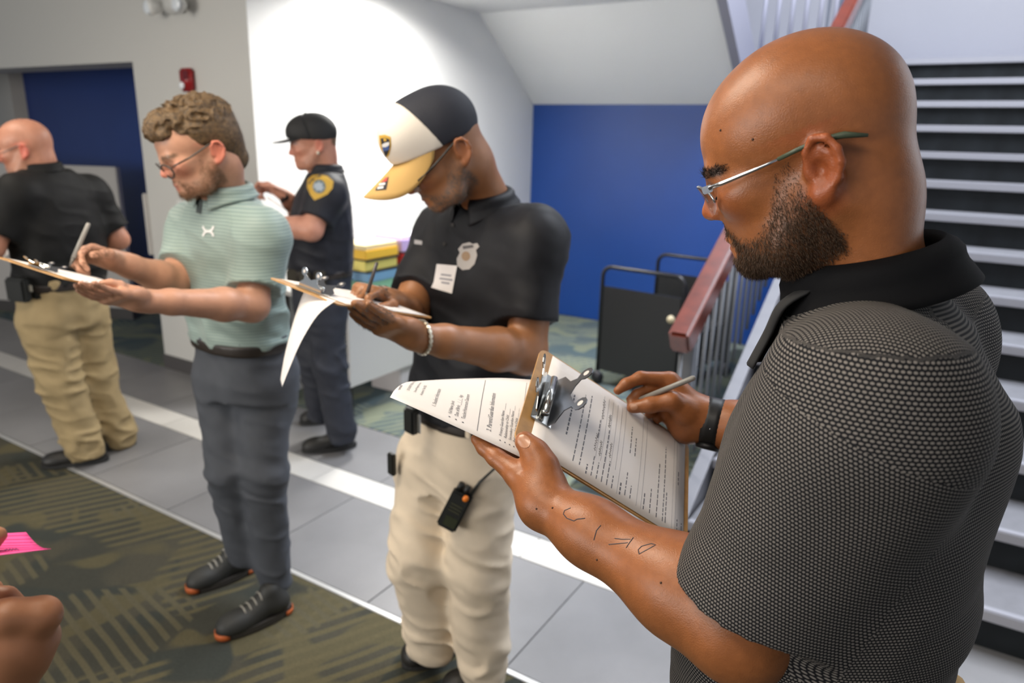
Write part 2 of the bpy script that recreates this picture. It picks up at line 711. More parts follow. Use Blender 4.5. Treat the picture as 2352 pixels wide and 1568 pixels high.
def carpet_mat(name, tint_):
    m = bpy.data.materials.new(name)
    m.use_nodes = True
    nt = m.node_tree
    N, L = nt.nodes, nt.links
    b = N['Principled BSDF']
    b.inputs['Roughness'].default_value = 0.95
    b.inputs['Specular IOR Level'].default_value = 0.1
    tc = N.new('ShaderNodeTexCoord')

    def nz(scale, detail=2, off=(0, 0, 0), vec=None, dist=0.0):
        mp = N.new('ShaderNodeMapping')
        mp.inputs['Location'].default_value = off
        L.new(vec or tc.outputs['Object'], mp.inputs['Vector'])
        n = N.new('ShaderNodeTexNoise')
        n.inputs['Scale'].default_value = scale
        n.inputs['Detail'].default_value = detail
        n.inputs['Distortion'].default_value = dist
        L.new(mp.outputs[0], n.inputs['Vector'])
        return n.outputs['Fac']

    def step(s, a, bb):
        r = N.new('ShaderNodeMapRange')
        r.interpolation_type = 'SMOOTHSTEP'
        r.inputs[1].default_value, r.inputs[2].default_value = a, bb
        L.new(s, r.inputs[0])
        return r.outputs[0]

    def mul(a, b2):
        n = N.new('ShaderNodeMath')
        n.operation = 'MULTIPLY'
        L.new(a, n.inputs[0])
        if hasattr(b2, 'links'):
            L.new(b2, n.inputs[1])
        else:
            n.inputs[1].default_value = b2
        return n.outputs[0]

    def mix(c1, c2, fac):
        n = N.new('ShaderNodeMix')
        n.data_type = 'RGBA'
        L.new(fac, n.inputs[0])
        for i, c in ((6, c1), (7, c2)):
            if isinstance(c, tuple):
                n.inputs[i].default_value = (*c, 1)
            else:
                L.new(c, n.inputs[i])
        return n.outputs[2]

    def wave(scale, ang, dist):
        mp = N.new('ShaderNodeMapping')
        mp.inputs['Rotation'].default_value = (0, 0, ang)
        L.new(tc.outputs['Object'], mp.inputs['Vector'])
        wv = N.new('ShaderNodeTexWave')
        wv.inputs['Scale'].default_value = scale
        wv.inputs['Distortion'].default_value = dist
        wv.inputs['Detail'].default_value = 1
        wv.inputs['Detail Scale'].default_value = 0.6
        L.new(mp.outputs[0], wv.inputs['Vector'])
        return wv.outputs['Fac']
    base = mix((0.080, 0.079, 0.070), (0.060, 0.064, 0.062), step(nz(2.6, 1, (3, 1, 0)), 0.45, 0.55))
    # wide leaf-like blobs in olive, bluish grey blobs, and two directions of combed lines inside islands
    base = mix(base, (0.112, 0.104, 0.072), step(nz(3.4, 0, (7, 2, 0), dist=0.8), 0.55, 0.60))
    base = mix(base, (0.052, 0.060, 0.062), step(nz(3.0, 0, (1, 9, 0), dist=0.9), 0.58, 0.63))
    ln = mul(step(wave(5.5, 0.45, 1.2), 0.52, 0.72), step(nz(1.9, 0, (5, 5, 0), dist=0.4), 0.50, 0.53))
    base = mix(base, (0.125, 0.115, 0.078), ln)
    ln2 = mul(step(wave(6.5, 1.75, 1.2), 0.52, 0.72), step(nz(2.0, 0, (11, 3, 0), dist=0.4), 0.56, 0.58))
    base = mix(base, (0.118, 0.112, 0.085), ln2)
    fine = N.new('ShaderNodeTexNoise')
    fine.inputs['Scale'].default_value = 260
    L.new(tc.outputs['Object'], fine.inputs['Vector'])
    r = N.new('ShaderNodeMapRange')
    r.inputs[3].default_value, r.inputs[4].default_value = 0.6, 1.4
    L.new(fine.outputs['Fac'], r.inputs[0])
    sc = N.new('ShaderNodeVectorMath')
    sc.operation = 'SCALE'
    L.new(base, sc.inputs[0])
    L.new(r.outputs[0], sc.inputs['Scale'])
    tint = N.new('ShaderNodeVectorMath')
    tint.operation = 'MULTIPLY'
    L.new(sc.outputs[0], tint.inputs[0])
    tint.inputs[1].default_value = tint_
    L.new(tint.outputs[0], b.inputs['Base Color'])
    bu = N.new('ShaderNodeBump')
    bu.inputs['Strength'].default_value = 0.5
    bu.inputs['Distance'].default_value = 0.004
    L.new(fine.outputs['Fac'], bu.inputs['Height'])
    L.new(bu.outputs[0], b.inputs['Normal'])
    return m


M_carpet = carpet_mat('carpet_pattern', (0.76, 0.72, 0.60))
M_carpet_lit = carpet_mat('carpet_alcove_lit', (1.55, 1.85, 1.95))  # same carpet pattern, skylight and sheen tinted into its colour
S = 'structure'
floor = MB().box((-4, 2.6, -0.06), (16, 12, 0.10)).build('floor', M_grout)
tag(floor, 'grey and white tiled floor band between two patterned carpets', 'floor', kind=S)
c1 = MB().box((-4, -0.75, -0.005), (16, 4.86, 0.014)).build('carpet', M_carpet)
tag(c1, 'patterned olive and grey carpet in front of the tiled band', 'carpet', kind=S)
c2 = MB().box((-6.4, 4.55, -0.005), (11.1, 3.2, 0.014)).build('carpet', M_carpet_lit)
tag(c2, 'patterned carpet in the alcove behind the tiled band, skylight and sheen painted into its colour', 'carpet', kind=S)
tr = MB().box((-4, 1.69, 0.001), (16, 0.022, 0.010), bev=0.002).build('trim_1', M_trim)
tag(tr, 'thin bright metal strip along the carpet edge', 'trim', kind=S)
# floor tiles, one by one
rows = [(1.703, 2.280, 0.61, -1.03, M_tile), (2.280, 2.455, 0.61, -1.33, M_tilew), (2.455, 2.945, 0.61, -1.03, M_tile)]
for (y0, y1, wd, x0, m) in rows:
    me = None
    for k in range(-12, 5):
        xa = x0 + k * wd
        if xa < -8.6 or xa > 1.0:
            continue
        if me is None:
            o = MB().box((0, 0, 0), (wd - 0.004, y1 - y0 - 0.004, 0.012), bev=0.0012).build('tile', m, None)
            me = o.data
        else:
            o = link('tile', me)
        o.parent = floor
        o.location = (xa + wd / 2, (y0 + y1) / 2, -0.004 + random.Random(k).uniform(-.0004, .0004))
# tiles between the stair gap and the right, beside the staircase foot
for i in range(4):
    for j in range(6):
        x, y = -0.85 - 0.61 * 0.5 + 0.61 * (i - 0) + 0.0, 2.945 + 0.305 + 0.61 * j
        if i == 0 and y < 6:
            o = MB().box((x, y, -0.004), (0.606, 0.606, 0.012), bev=0.0012).build('tile', M_tile, None)
            o.parent = floor

TH = 0.30
CEIL = 2.63
# grey wall with the passage opening (x -9.0 .. -4.74, up to 2.08)
wl = MB()
wl.box((-4.17, 2.95 + TH / 2, CEIL / 2 + 0.2), (1.14, TH, CEIL + 0.4))
wl.box((-7.4, 2.95 + TH / 2, (2.08 + CEIL + 0.4) / 2), (5.32, TH, CEIL + 0.4 - 2.08))
wl.box((-11.0, 2.95 + TH / 2, CEIL / 2 + 0.2), (1.9, TH, CEIL + 0.4))
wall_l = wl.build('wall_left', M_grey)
tag(wall_l, 'grey painted wall with the wide opening into the blue passage', 'wall', kind=S)
bb = MB().box((-4.17, 2.945, 0.052), (1.15, 0.012, 0.10)).build('baseboard_left', M_base)
tag(bb, 'dark rubber baseboard under the grey wall', 'baseboard', kind=S)
wp = MB().box((-6.5, 4.07, 1.2), (3.7, 0.14, 2.4)).build('wall_passage', M_bluedk)
tag(wp, 'navy blue wall inside the passage on the left', 'wall', kind=S)
d = nrm(V3(-.943, .332, 0))
c = V3(-8.35, 4.0, 1.2) + d * 1.6
wo = MB().box(c + V3(d[1], -d[0], 0) * -0.06, (3.2, 0.12, 2.4), R=[d, V3(-d[1], d[0], 0), ZU]).build('wall_passage_end', M_beige)
tag(wo, 'beige slanted wall at the far left of the passage', 'wall', kind=S)
pc = MB().box((-8.0, 4.5, 2.24), (7.0, 2.5, 0.08)).build('ceiling_passage', M_grey)
tag(pc, 'low grey ceiling inside the passage', 'ceiling', kind=S)
# white wall of the alcove, running away from the corner
ww = MB()
ww.prism([(-3.6, 2.951, 0), (-3.6, 6.17, 0), (-3.6, 6.17, 1.965), (-3.6, 5.256, CEIL), (-3.6, 2.951, CEIL)], (-0.14, 0, 0))
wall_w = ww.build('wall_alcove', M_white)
tag(wall_w, 'bright white alcove wall under the downlight', 'wall', kind=S)
wb = MB().box((-1.2, 6.17 + 0.07, 0.985), (4.9, 0.14, 1.97)).build('wall_back', M_blue)
tag(wb, 'blue wall under the stair landing', 'wall', kind=S)
# soffit of the upper flight
sf = MB()
sf.prism([(-3.6, 6.19, 1.955), (-1.66, 6.19, 1.955), (-1.66, 5.256, CEIL), (-3.6, 5.256, CEIL)], (0, 0.16, 0.22))
so = sf.build('ceiling_soffit', M_soffit)
tag(so, 'white sloping underside of the upper stair flight', 'soffit', kind=S)
M_string = mat('stringer_paint', (0.30, 0.30, 0.36), 0.5)
st = MB()
st.prism([(-1.66, 6.19, 1.93), (-1.66, 5.256, CEIL - 0.02), (-1.66, 3.9, CEIL + 0.98), (-1.66, 3.9, CEIL + 1.33), (-1.66, 6.19, 2.33)], (0.07, 0, 0))
sg = st.build('trim_2', M_string)
tag(sg, 'lilac grey side board of the upper stair flight', 'stringer', kind=S)
# ceilings
ce = MB().box((-6.3, 2.15, CEIL + 0.05), (9.3, 6.22, 0.1))
ce.box((1.4, -0.3, CEIL + 0.05), (6.1, 5.2, 0.1))
ceo = ce.build('ceiling', M_white)
tag(ceo, 'white ceiling over the corridor and alcove', 'ceiling', kind=S)
# landing, back wall of the stairwell
la = MB().box((-2.25, 7.0, 2.14), (2.9, 1.5, 0.34)).box((0.4, 7.17, 2.14), (2.4, 1.2, 0.33)).build('floor_landing', M_blue)
tag(la, 'stair landing slab with blue edge', 'landing', kind=S)
bw = MB().box((-1.0, 7.8, 3.9), (8, 0.12, 4.4)).build('wall_stairwell', mat('stairwell_paint', (0.36, 0.355, 0.375), 0.6))
tag(bw, 'pale lilac white wall behind the stair landing', 'wall', kind=S)
shade_strip = MB().box((-1.17, 7.70, 3.6), (0.19, 0.10, 2.5), bev=0.004).build('trim_3', mat('shade_strip_grey', (0.10, 0.12, 0.17), 0.5))  # dark strip painted in for the shade past the stair balusters
tag(shade_strip, 'dark upright strip standing in for the shade seen past the balusters', 'shade strip', kind=S)
rw = MB().box((1.62, 4.6, 2.4), (0.12, 6.4, 4.8)).build('wall_right', M_white)
tag(rw, 'white wall on the far side of the stairs', 'wall', kind=S)

# ------------------------------------------------------------------ staircase
M_tread = mat('stair_tread_grey', (0.17, 0.17, 0.185), 0.45, noise=0.08, nscale=20)
M_riser = mat('stair_riser_black', (0.009, 0.011, 0.013), 0.6, noise=0.45, nscale=6, spec=0.2)
M_nose = mat('stair_nosing', (0.27, 0.27, 0.30), 0.4)
stair = MB().prism([(-0.76, 2.76, -0.01), (-0.76, 6.55, 2.1), (-0.76, 6.55, 1.75), (-0.76, 3.3, -0.01)], (2.3, 0, 0)).build('staircase', M_riser)
tag(stair, 'dark staircase with pale treads climbing behind the bald man', 'staircase', kind=S)
tm = rm = nm = None
for k in range(1, 15):
    y = 2.69 + 0.295 * (k - 1)
    z = 0.165 * k
    if tm is None:
        a = MB().box((0, 0, 0), (2.3, 0.325, 0.030), bev=0.003).build('tread', M_tread)
        b = MB().box((0, 0, 0), (2.28, 0.02, 0.135)).build('riser', M_riser)
        c_ = MB().box((0, 0, 0), (2.3, 0.035, 0.042), bev=0.004).build('nosing', M_nose)
        tm, rm, nm = a.data, b.data, c_.data
    else:
        a, b, c_ = link('tread', tm), link('riser', rm), link('nosing', nm)
    a.location = (0.39, y + 0.175, z - 0.0165)
    b.location = (0.39, y + 0.030, z - 0.099)
    c_.location = (0.39, y + 0.0, z - 0.019)
    for q in (a, b, c_):
        q.parent = stair
sw = MB()
sw.prism([(-0.83, 2.60, 0.0), (-0.83, 2.60, 0.10), (-0.83, 6.45, 2.25), (-0.83, 6.45, 1.85), (-0.83, 3.05, 0.0)], (0.06, 0, 0))
q = sw.build('stringer', mat('stringer_steel', (0.20, 0.20, 0.22), 0.45, 0.2))
q.parent = stair

# railing of the lower flight
M_wood = mat('cherry_wood', (0.120, 0.020, 0.009), 0.24, noise=0.25, nscale=14, coat=0.5)
M_balu = mat('baluster_grey', (0.17, 0.18, 0.20), 0.4, 0.3)
rail = empty('stair_railing', (-0.86, 2.6, 0), 'grey stair railing with thick cherry wood handrail behind the clipboard', 'railing')
sl = 0.165 / 0.295


def railz(y):
    return 0.935 + (y - 2.70) * sl


h0, h1 = 2.66, 6.75
hr = MB()
dy = nrm(V3(0, 1, sl))
nz_ = nrm(V3(0, -sl, 1))
a = V3(-0.86, h0, railz(h0))
L_ = math.hypot(h1 - h0, (h1 - h0) * sl)
hr.box(a + dy * L_ / 2, (0.085, L_, 0.105), R=[V3(1, 0, 0), dy, nz_], bev=0.012)
hr.build('handrail', M_wood, rail)
bl = MB().tube([(0, 0, 0), (0, 0, 1)], 0.0085, 8).build('baluster', M_balu, rail, True)
bme = bl.data
first = True
for k in range(37):
    y = 2.70 + 0.105 * k
    zb = max(0.0, 0.10 + (y - 2.60) * (2.15 / 3.85)) if y > 2.6 else 0
    o = bl if first else link('baluster', bme)
    first = False
    o.parent = rail
    hgt = railz(y) - 0.04 - zb
    o.location = (0.0, y - 2.6, zb)
    o.scale = (1, 1, hgt)
nw = MB().box((-0.86, 2.80, 0.43), (0.05, 0.05, 0.92), bev=0.004)
nw.build('newel_post', M_balu, rail)

# guard across the gap at the landing
gd = empty('landing_guard', (-1.25, 6.30, 2.31), 'pale baluster guard at the stair landing above the head', 'railing')
g0 = MB().tube([(0, 0, 0), (0, 0, 1.0)], 0.016, 8).build('baluster', mat('guard_grey', (0.40, 0.40, 0.48), 0.4), gd, True)
gme = g0.data
for k in range(7):
    o = g0 if k == 0 else link('baluster', gme)
    o.parent = gd
    o.location = (-0.34 + 0.105 * k, 0, 0)
dk = MB().box((-1.25 - 0.34 + 0.105 * 4.5, 6.30, 2.81), (0.022, 0.022, 1.0)).build('post', mat('guard_dark', (0.10, 0.11, 0.14), 0.4), gd)
MB().box((-1.25, 6.30, 3.31), (0.70, 0.05, 0.05), bev=0.008).build('top_rail', M_wood, gd)
MB().box((-1.25, 6.30, 2.36), (0.70, 0.03, 0.03)).build('bottom_rail', MATS['guard_grey'], gd)

# ------------------------------------------------------------------ things in the room
# low partition in the passage
pd_ = nrm(V3(-1.4, -0.57, 0))
pt = empty('low_partition', (-6.2, 3.62, 0), 'low pale grey partition panel behind the bald man in black', 'partition')
pm = V3(-6.2, 3.62, 0) + pd_ * 0.8
Rp = [pd_, V3(-pd_[1], pd_[0], 0), ZU]
MB().box(pm + V3(0, 0, 0.72), (1.6, 0.06, 1.24), R=Rp, bev=0.006).build('panel', M_panel, pt)
MB().box(pm + V3(0, 0, 0.05), (1.6, 0.07, 0.10), R=Rp).build('base_strip', M_base, pt)
# strobe alarm
M_red = mat('alarm_red', (0.30, 0.012, 0.015), 0.3)
al = empty('fire_alarm', (-4.158, 2.95, 1.90), 'red fire alarm strobe on the grey wall above the curly hair', 'alarm')
MB().box((-4.158, 2.928, 1.958), (0.105, 0.045, 0.135), bev=0.012).build('housing', M_red, al, True)
MB().sphere((-4.175, 2.900, 1.925), (0.022, 0.014, 0.022)).build('strobe_lens', mat('strobe_lens', (0.85, 0.9, 0.95), 0.1, spec=0.8), al, True)
MB().box((-4.14, 2.903, 1.985), (0.05, 0.004, 0.05), bev=0.001).build('speaker_grille', mat('alarm_dark', (0.12, 0.005, 0.01), 0.5), al)
ps = empty('pull_station', (-4.19, 2.95, 1.79), 'small red pull station half hidden behind the curly hair', 'alarm')
MB().box((-4.19, 2.935, 1.815), (0.11, 0.03, 0.09), bev=0.008).build('housing', M_red, ps, True)
MB().box((-4.19, 2.915, 1.80), (0.06, 0.014, 0.02), bev=0.003).build('handle', mat('pull_white', (0.7, 0.68, 0.66), 0.4), ps)
# emergency light
el = empty('emergency_light', (-4.19, 2.95, 2.36), 'white twin lamp emergency light high on the grey wall', 'light')
M_elw = mat('emergency_white', (0.72, 0.72, 0.70), 0.35)
MB().box((-4.20, 2.915, 2.385), (0.15, 0.07, 0.10), bev=0.014).build('housing', M_elw, el, True)
for sx in (-1, 1):
    hd = MB()
    cx = -4.20 + sx * 0.125
    hd.tube([(cx - sx * 0.03, 2.90, 2.375), (cx, 2.86, 2.37), (cx + sx * 0.012, 2.835, 2.365)], [0.035, 0.046, 0.052], 14)
    h_ = hd.build('lamp_head', M_elw, el, True)
    MB().sphere((cx + sx * 0.013, 2.832, 2.364), (0.042, 0.014, 0.042)).build('lens', mat('lamp_lens', (0.75, 0.8, 0.85), 0.12, spec=0.8), h_, True)
# thermostat plate on the grey wall
MBp = MB().box((-4.37, 2.945, 1.16), (0.075, 0.014, 0.115), bev=0.004).build('switch_plate', M_elw)
tag(MBp, 'small pale switch plate on the grey wall beside the opening', 'switch')
# handle bar at the opening edge
pb = MB().box((-4.757, 2.945, 1.03), (0.03, 0.03, 0.42), bev=0.006).build('corner_guard', M_panel)
tag(pb, 'pale corner guard strip on the edge of the opening', 'corner guard')

# table along the alcove wall with stacks of paper
tb = empty('side_table', (-3.2, 3.5, 0), 'pale grey table with front panel along the white alcove wall', 'table')
M_tbl = mat('table_laminate', (0.58, 0.57, 0.55), 0.45)
MB().box((-3.265, 3.78, 0.715), (0.66, 1.60, 0.03), bev=0.004).build('table_top', M_tbl, tb)
MB().box((-2.96, 3.36, 0.45), (0.02, 0.74, 0.50), bev=0.003).build('front_panel', M_tbl, tb)
for (x, y) in ((-2.98, 3.02), (-3.5, 3.02), (-2.98, 4.53), (-3.5, 4.53)):
    MB().tube([(x, y, 0), (x, y, 0.70)], 0.016, 8).build('leg', mat('table_leg', (0.05, 0.05, 0.05), 0.4, 0.5), tb, True)
stk = [
    # y centre, [(label colour, colour, thickness)], front x
    (3.33, [('green', (0.20, 0.42, 0.27), .075), ('blue', (0.16, 0.33, 0.50), .055), ('black', (0.02, 0.02, 0.025), .012), ('lime yellow', (0.78, 0.68, 0.18), .062), ('black', (0.02, 0.02, 0.025), .012), ('yellow', (0.86, 0.52, 0.05), .055), ('cream', (0.85, 0.70, 0.40), .03)]),
    (3.66, [('rose', (0.42, 0.09, 0.12), .085), ('pink', (0.80, 0.35, 0.42), .05), ('black', (0.02, 0.02, 0.025), .010), ('red', (0.55, 0.03, 0.03), .070), ('black', (0.02, 0.02, 0.025), .010), ('lavender', (0.62, 0.47, 0.80), .075), ('pale lilac', (0.78, 0.72, 0.85), .02)]),
]
rnd = random.Random(5)
order = ['bottom', 'second', 'third', 'fourth', 'fifth', 'sixth', 'top']
for si, (yc, items) in enumerate(stk):
    z = 0.731
    for i, (cn, c_, t) in enumerate(items):
        m = mat('paper_' + cn.replace(' ', '_'), c_, 0.6)
        nm_ = 'paper_ream' if t > .02 else 'folder'
        o = MB().box((-3.09 + rnd.uniform(-.01, .01), yc + rnd.uniform(-.012, .012), z + t / 2), (0.23, 0.29, t - 0.001), bev=0.003 if t > .02 else .001).build(nm_, m)
        tag(o, '%s %s, %s from the bottom of the %s stack on the side table' % (cn, 'paper ream' if t > .02 else 'folder', order[i], 'left' if si == 0 else 'right'), 'paper' if t > .02 else 'folder', 'coloured paper stacks on the side table')
        z += t
bx = empty('storage_box', (-3.12, 3.60, 0.004), 'white storage box with red lid on the floor by the table', 'box')
MB().box((-3.12, 3.60, 0.14), (0.26, 0.22, 0.27), bev=0.006).build('body', mat('box_white', (0.55, 0.52, 0.53), 0.5), bx)
MB().box((-3.12, 3.60, 0.295), (0.275, 0.235, 0.045), bev=0.006).build('lid', mat('box_red', (0.45, 0.03, 0.02), 0.4), bx)
# markers at the left end of the table
for i, (c_, nm_) in enumerate((((0.75, 0.10, 0.25), 'pink'), ((0.10, 0.12, 0.40), 'blue'))):
    e = empty('marker_pen', (-3.06 - 0.04 * i, 3.09 - 0.05 * i, 0.731), '%s marker standing at the left end of the side table' % nm_, 'marker')
    MB().tube([(-3.06 - 0.04 * i, 3.09 - 0.05 * i, 0.731), (-3.06 - 0.04 * i, 3.09 - 0.05 * i, 0.85)], 0.016, 10).build('barrel', mat('marker_' + nm_, c_, 0.4), e, True)
    MB().tube([(-3.06 - 0.04 * i, 3.09 - 0.05 * i, 0.85), (-3.06 - 0.04 * i, 3.09 - 0.05 * i, 0.905)], 0.017, 10).build('cap', mat('marker_cap', (0.8, 0.78, 0.78), 0.4), e, True)

# black cart with tubular handles
ct = empty('book_cart', (-1.7, 4.7, 0), 'black panelled cart with tubular handles in front of the blue wall', 'cart')
M_blk = mat('cart_black', (0.014, 0.014, 0.015), 0.35, bump=0.05)
M_blkm = mat('cart_tube', (0.018, 0.018, 0.022), 0.25, 0.3)


def hoop(p0, p1, zt, r=0.07):
    p0, p1 = V3(*p0), V3(*p1)
    d = nrm(p1 - p0)
    pts = [p0 + V3(0, 0, 0.10), p0 + V3(0, 0, zt - r)]
    for k in range(1, 7):
        a = k / 6 * math.pi / 2
        pts.append(p0 + V3(0, 0, zt - r) + d * r * (1 - math.cos(a)) + V3(0, 0, r * math.sin(a)))
    for k in range(0, 7):
        a = k / 6 * math.pi / 2
        pts.append(p1 + V3(0, 0, zt - r) - d * r * (1 - math.sin(a)) + V3(0, 0, r * math.cos(a)))
    pts.append(p1 + V3(0, 0, 0.10))
    return pts


A_ = V3(-2.02, 4.48, 0)
B_ = V3(-1.42, 4.42, 0)
off = V3(0.10, 0.78, 0)
for (p, q2) in ((A_, B_), (A_ + off, B_ + off)):
    MB().tube(hoop(p, q2, 0.845), 0.014, 10).build('handle_frame', M_blkm, ct, True)
    mid = (p + q2) / 2
    dd = nrm(q2 - p)
    MB().box(mid + V3(0, 0, 0.41), (np.linalg.norm(q2 - p) - 0.03, 0.02, 0.60), R=[dd, V3(-dd[1], dd[0], 0), ZU], bev=0.004).build('end_panel', M_blk, ct)
dd = nrm(off)
for zz in (0.16, 0.40):
    MB().box((A_ + B_) / 2 + off / 2 + V3(0, 0, zz), (0.76, 0.56, 0.02), R=[dd, V3(-dd[1], dd[0], 0), ZU]).build('shelf', M_blk, ct)
for p in (A_, B_, A_ + off, B_ + off):
    MB().sphere((p[0], p[1], 0.05), (0.05, 0.03, 0.05)).build('caster', M_blkm, ct, True)
p = onY(1542, 733, 4.42)
MB().tube([(p[0], 4.425, p[2]), (p[0], 4.405, p[2])], 0.026, 14).build('knob', mat('knob_cream', (0.62, 0.53, 0.36), 0.4), ct, True)

# ceiling fixtures (the lamps themselves)
M_em = mat('lamp_diffuser', (0.9, 0.9, 0.9), 0.5, emit=((1, 0.93, 0.82), 4.0))
for i, (x, y) in enumerate(((-1.55, 0.62), (-3.9, 1.1), (-0.55, -0.35))):
    f_ = empty('ceiling_panel', (x, y, CEIL), ['ceiling light panel above the capped man', 'ceiling light panel above the far left men', 'ceiling light panel above the camera side'][i], 'ceiling light', 'ceiling light panels')
    fb = MB()
    for sx in (-1, 1):
        fb.box((x + sx * 0.62, y, CEIL - 0.008), (0.03, 0.66, 0.016))
        fb.box((x, y + sx * 0.32, CEIL - 0.008), (1.27, 0.03, 0.016))
    fb.build('frame', M_elw, f_)
    MB().box((x, y, CEIL - 0.003), (1.2, 0.6, 0.004)).build('diffuser', M_em, f_)
f_ = empty('downlight', (-2.95, 3.85, CEIL), 'round recessed downlight washing the white alcove wall', 'ceiling light')
MB().tube([(-2.95, 3.85, CEIL - 0.012), (-2.95, 3.85, CEIL)], 0.14, 24).build('trim_ring', M_elw, f_)
MB().tube([(-2.95, 3.85, CEIL - 0.014), (-2.95, 3.85, CEIL - 0.006)], 0.11, 24).build('diffuser', M_em, f_)
# ------------------------------------------------------------------ clipboards, papers, pens
M_hard = mat('hardboard', (0.46, 0.25, 0.085), 0.42, noise=0.14, nscale=60, bump=0.05, bscale=400)
M_paper = mat('paper_white', (0.80, 0.76, 0.74), 0.55)
M_ink = mat('printed_ink', (0.10, 0.10, 0.12), 0.6)
M_inkl = mat('printed_ink_light', (0.30, 0.29, 0.32), 0.6)
M_chrome = mat('clip_chrome', (0.62, 0.62, 0.60), 0.16, 1.0)
M_clip_refl = mat('clip_dark_reflection', (0.20, 0.21, 0.24), 0.30, 1.0)  # reflection of a dark shirt put into the lever's metal colour
M_pen = mat('pen_grey', (0.27, 0.26, 0.24), 0.35)


def board_frame(o, a, b):
    """o: corner, a: along the length, b: across. Returns origin and unit axes ex, ey, n."""
    ex = nrm(a - o)
    ey = b - o
    ey = nrm(ey - ex * (ey @ ex))
    return np.asarray(o), ex, ey, np.cross(ex, ey)


def make_board(name, fr, L, W, label, root=None):
    o, ex, ey, n = fr
    e = empty(name, o, label, 'clipboard')
    r = 0.014
    pts = []
    for (cx, cy, a0) in ((r, r, 180), (L - r, r, 270), (L - r, W - r, 0), (r, W - r, 90)):
        for k in range(5):
            a = math.radians(a0 + k * 22.5)
            pts.append(o + ex * (cx + r * math.cos(a)) + ey * (cy + r * math.sin(a)))
    MB().prism([p - n * 0.003 for p in pts], n * 0.003).build('board', M_hard, e)
    return e


def make_clip(e, fr, W, x=0.03, s=1.0, lean=(0.34, -0.62)):
    o, ex, ey, n = fr
    c = o + ex * x + ey * (W / 2)
    clip = MB()
    clip.box(c + n * 0.0025, (0.034 * s, 0.105 * s, 0.003), R=[ex, ey, n], bev=0.001)
    base = clip.build('clip', M_chrome, e)

    def plate(lean, h, half, ear, mt, nm, bx):
        ud = nrm(n * math.cos(lean) + ex * math.sin(lean))
        nn = np.cross(ey, ud)
        b0 = c + ex * bx + n * 0.004
        out = [(-half, 0), (half, 0), (half * 0.98, h * 0.22), (half * 0.62, h * 0.42), (half * 0.60, h * 0.62)]
        for k in range(9):
            a = math.radians(-60 + k * 35)
            out.append((half * 0.62 + ear * math.cos(a) + ear * 0.1, h * 0.86 + ear * math.sin(a)))
        out += [(half * 0.28, h * 0.60), (0, h * 0.50), (-half * 0.28, h * 0.60)]
        for k in range(9):
            a = math.radians(-40 + k * 35)
            out.append((-half * 0.62 + ear * math.cos(a + math.pi - math.radians(200)) - ear * 0.1, h * 0.86 + ear * math.sin(a + math.pi - math.radians(200))))
        out += [(-half * 0.60, h * 0.62), (-half * 0.62, h * 0.42), (-half * 0.98, h * 0.22)]
        P = [b0 + ey * u * s + ud * v * s for u, v in out]
        MB().prism(P, nn * 0.0014).build(nm, mt, base)
        for sg in (-1, 1):
            q = b0 + ey * sg * half * 0.64 * s + ud * h * 0.87 * s - nn * 0.0006
            MB().tube([q, q + nn * 0.0026], ear * 0.42 * s, 14).build('eyelet', mat('eyelet', (0.62, 0.58, 0.55), 0.4), base)
    plate(lean[0], 0.064, 0.054, 0.0120, M_clip_refl, 'lever', 0.010)
    plate(lean[1], 0.048, 0.044, 0.011, M_chrome, 'lever', -0.010)
    MB().tube([c + n * 0.012 - ey * 0.040 * s, c + n * 0.012 + ey * 0.040 * s], 0.006 * s, 12).build('spring_barrel', M_chrome, base, True)
    return base


# -- foreground clipboard
bB, bA, bC = at(1180, 1008, 0.97), at(1245, 800, 1.14), at(1583, 1257, 1.02)
frF = board_frame(bB, bC, bA)
LF, WF = 0.296, 0.214
cbF = make_board('clipboard', frF, LF, WF, 'brown clipboard with a filled form, held by the bald man in front')
o, ex, ey, n = frF


def flat_page(o, ex, ey, n, x0, x1, y0, y1, lift, name, parent, bulge=0.004):
    def fn(u, v):
        return o + ex * (x0 + (x1 - x0) * u) + ey * (y0 + (y1 - y0) * v) + n * (lift + bulge * math.sin(math.pi * u) * math.sin(math.pi * v))
    return MB().grid(fn, 14, 10).build(name, M_paper, parent, True, thick=0.0004), fn


pgF = empty('form_sheet', o + ex * 0.02, 'white printed form lying on the foreground clipboard', 'paper')
pg, _f = flat_page(o, ex, ey, n, 0.022, LF - 0.009, 0.003, WF - 0.004, 0.0012, 'sheet', pgF, 0.003)
LP = LF - 0.031


def onpage(s, t, lift=0.0004):
    """s metres below the top of the sheet, t metres from the left margin (near edge of the board)."""
    return _f(min(max(s / LP, 0), 1), min(max(t / (WF - 0.007), 0), 1)) + n * lift


rnd = random.Random(3)
prn = MB()


def bar(s, t0, t1, hgt, mb=None):
    m_ = mb or prn
    k = max(1, int((t1 - t0) / 0.02))
    for i in range(k):
        a, b = t0 + (t1 - t0) * i / k, t0 + (t1 - t0) * (i + 1) / k
        m_.poly([onpage(s, a), onpage(s, b), onpage(s + hgt, b), onpage(s + hgt, a)], [[0, 1, 2, 3]])


def words_row(s, t0, t1, hgt, mb=None):
    """Row of word-like marks, too small to read."""
    t = t0
    while t < t1:
        w_ = rnd.uniform(0.004, 0.012)
        bar(s, t, min(t + w_, t1), hgt, mb)
        t += w_ + 0.0022


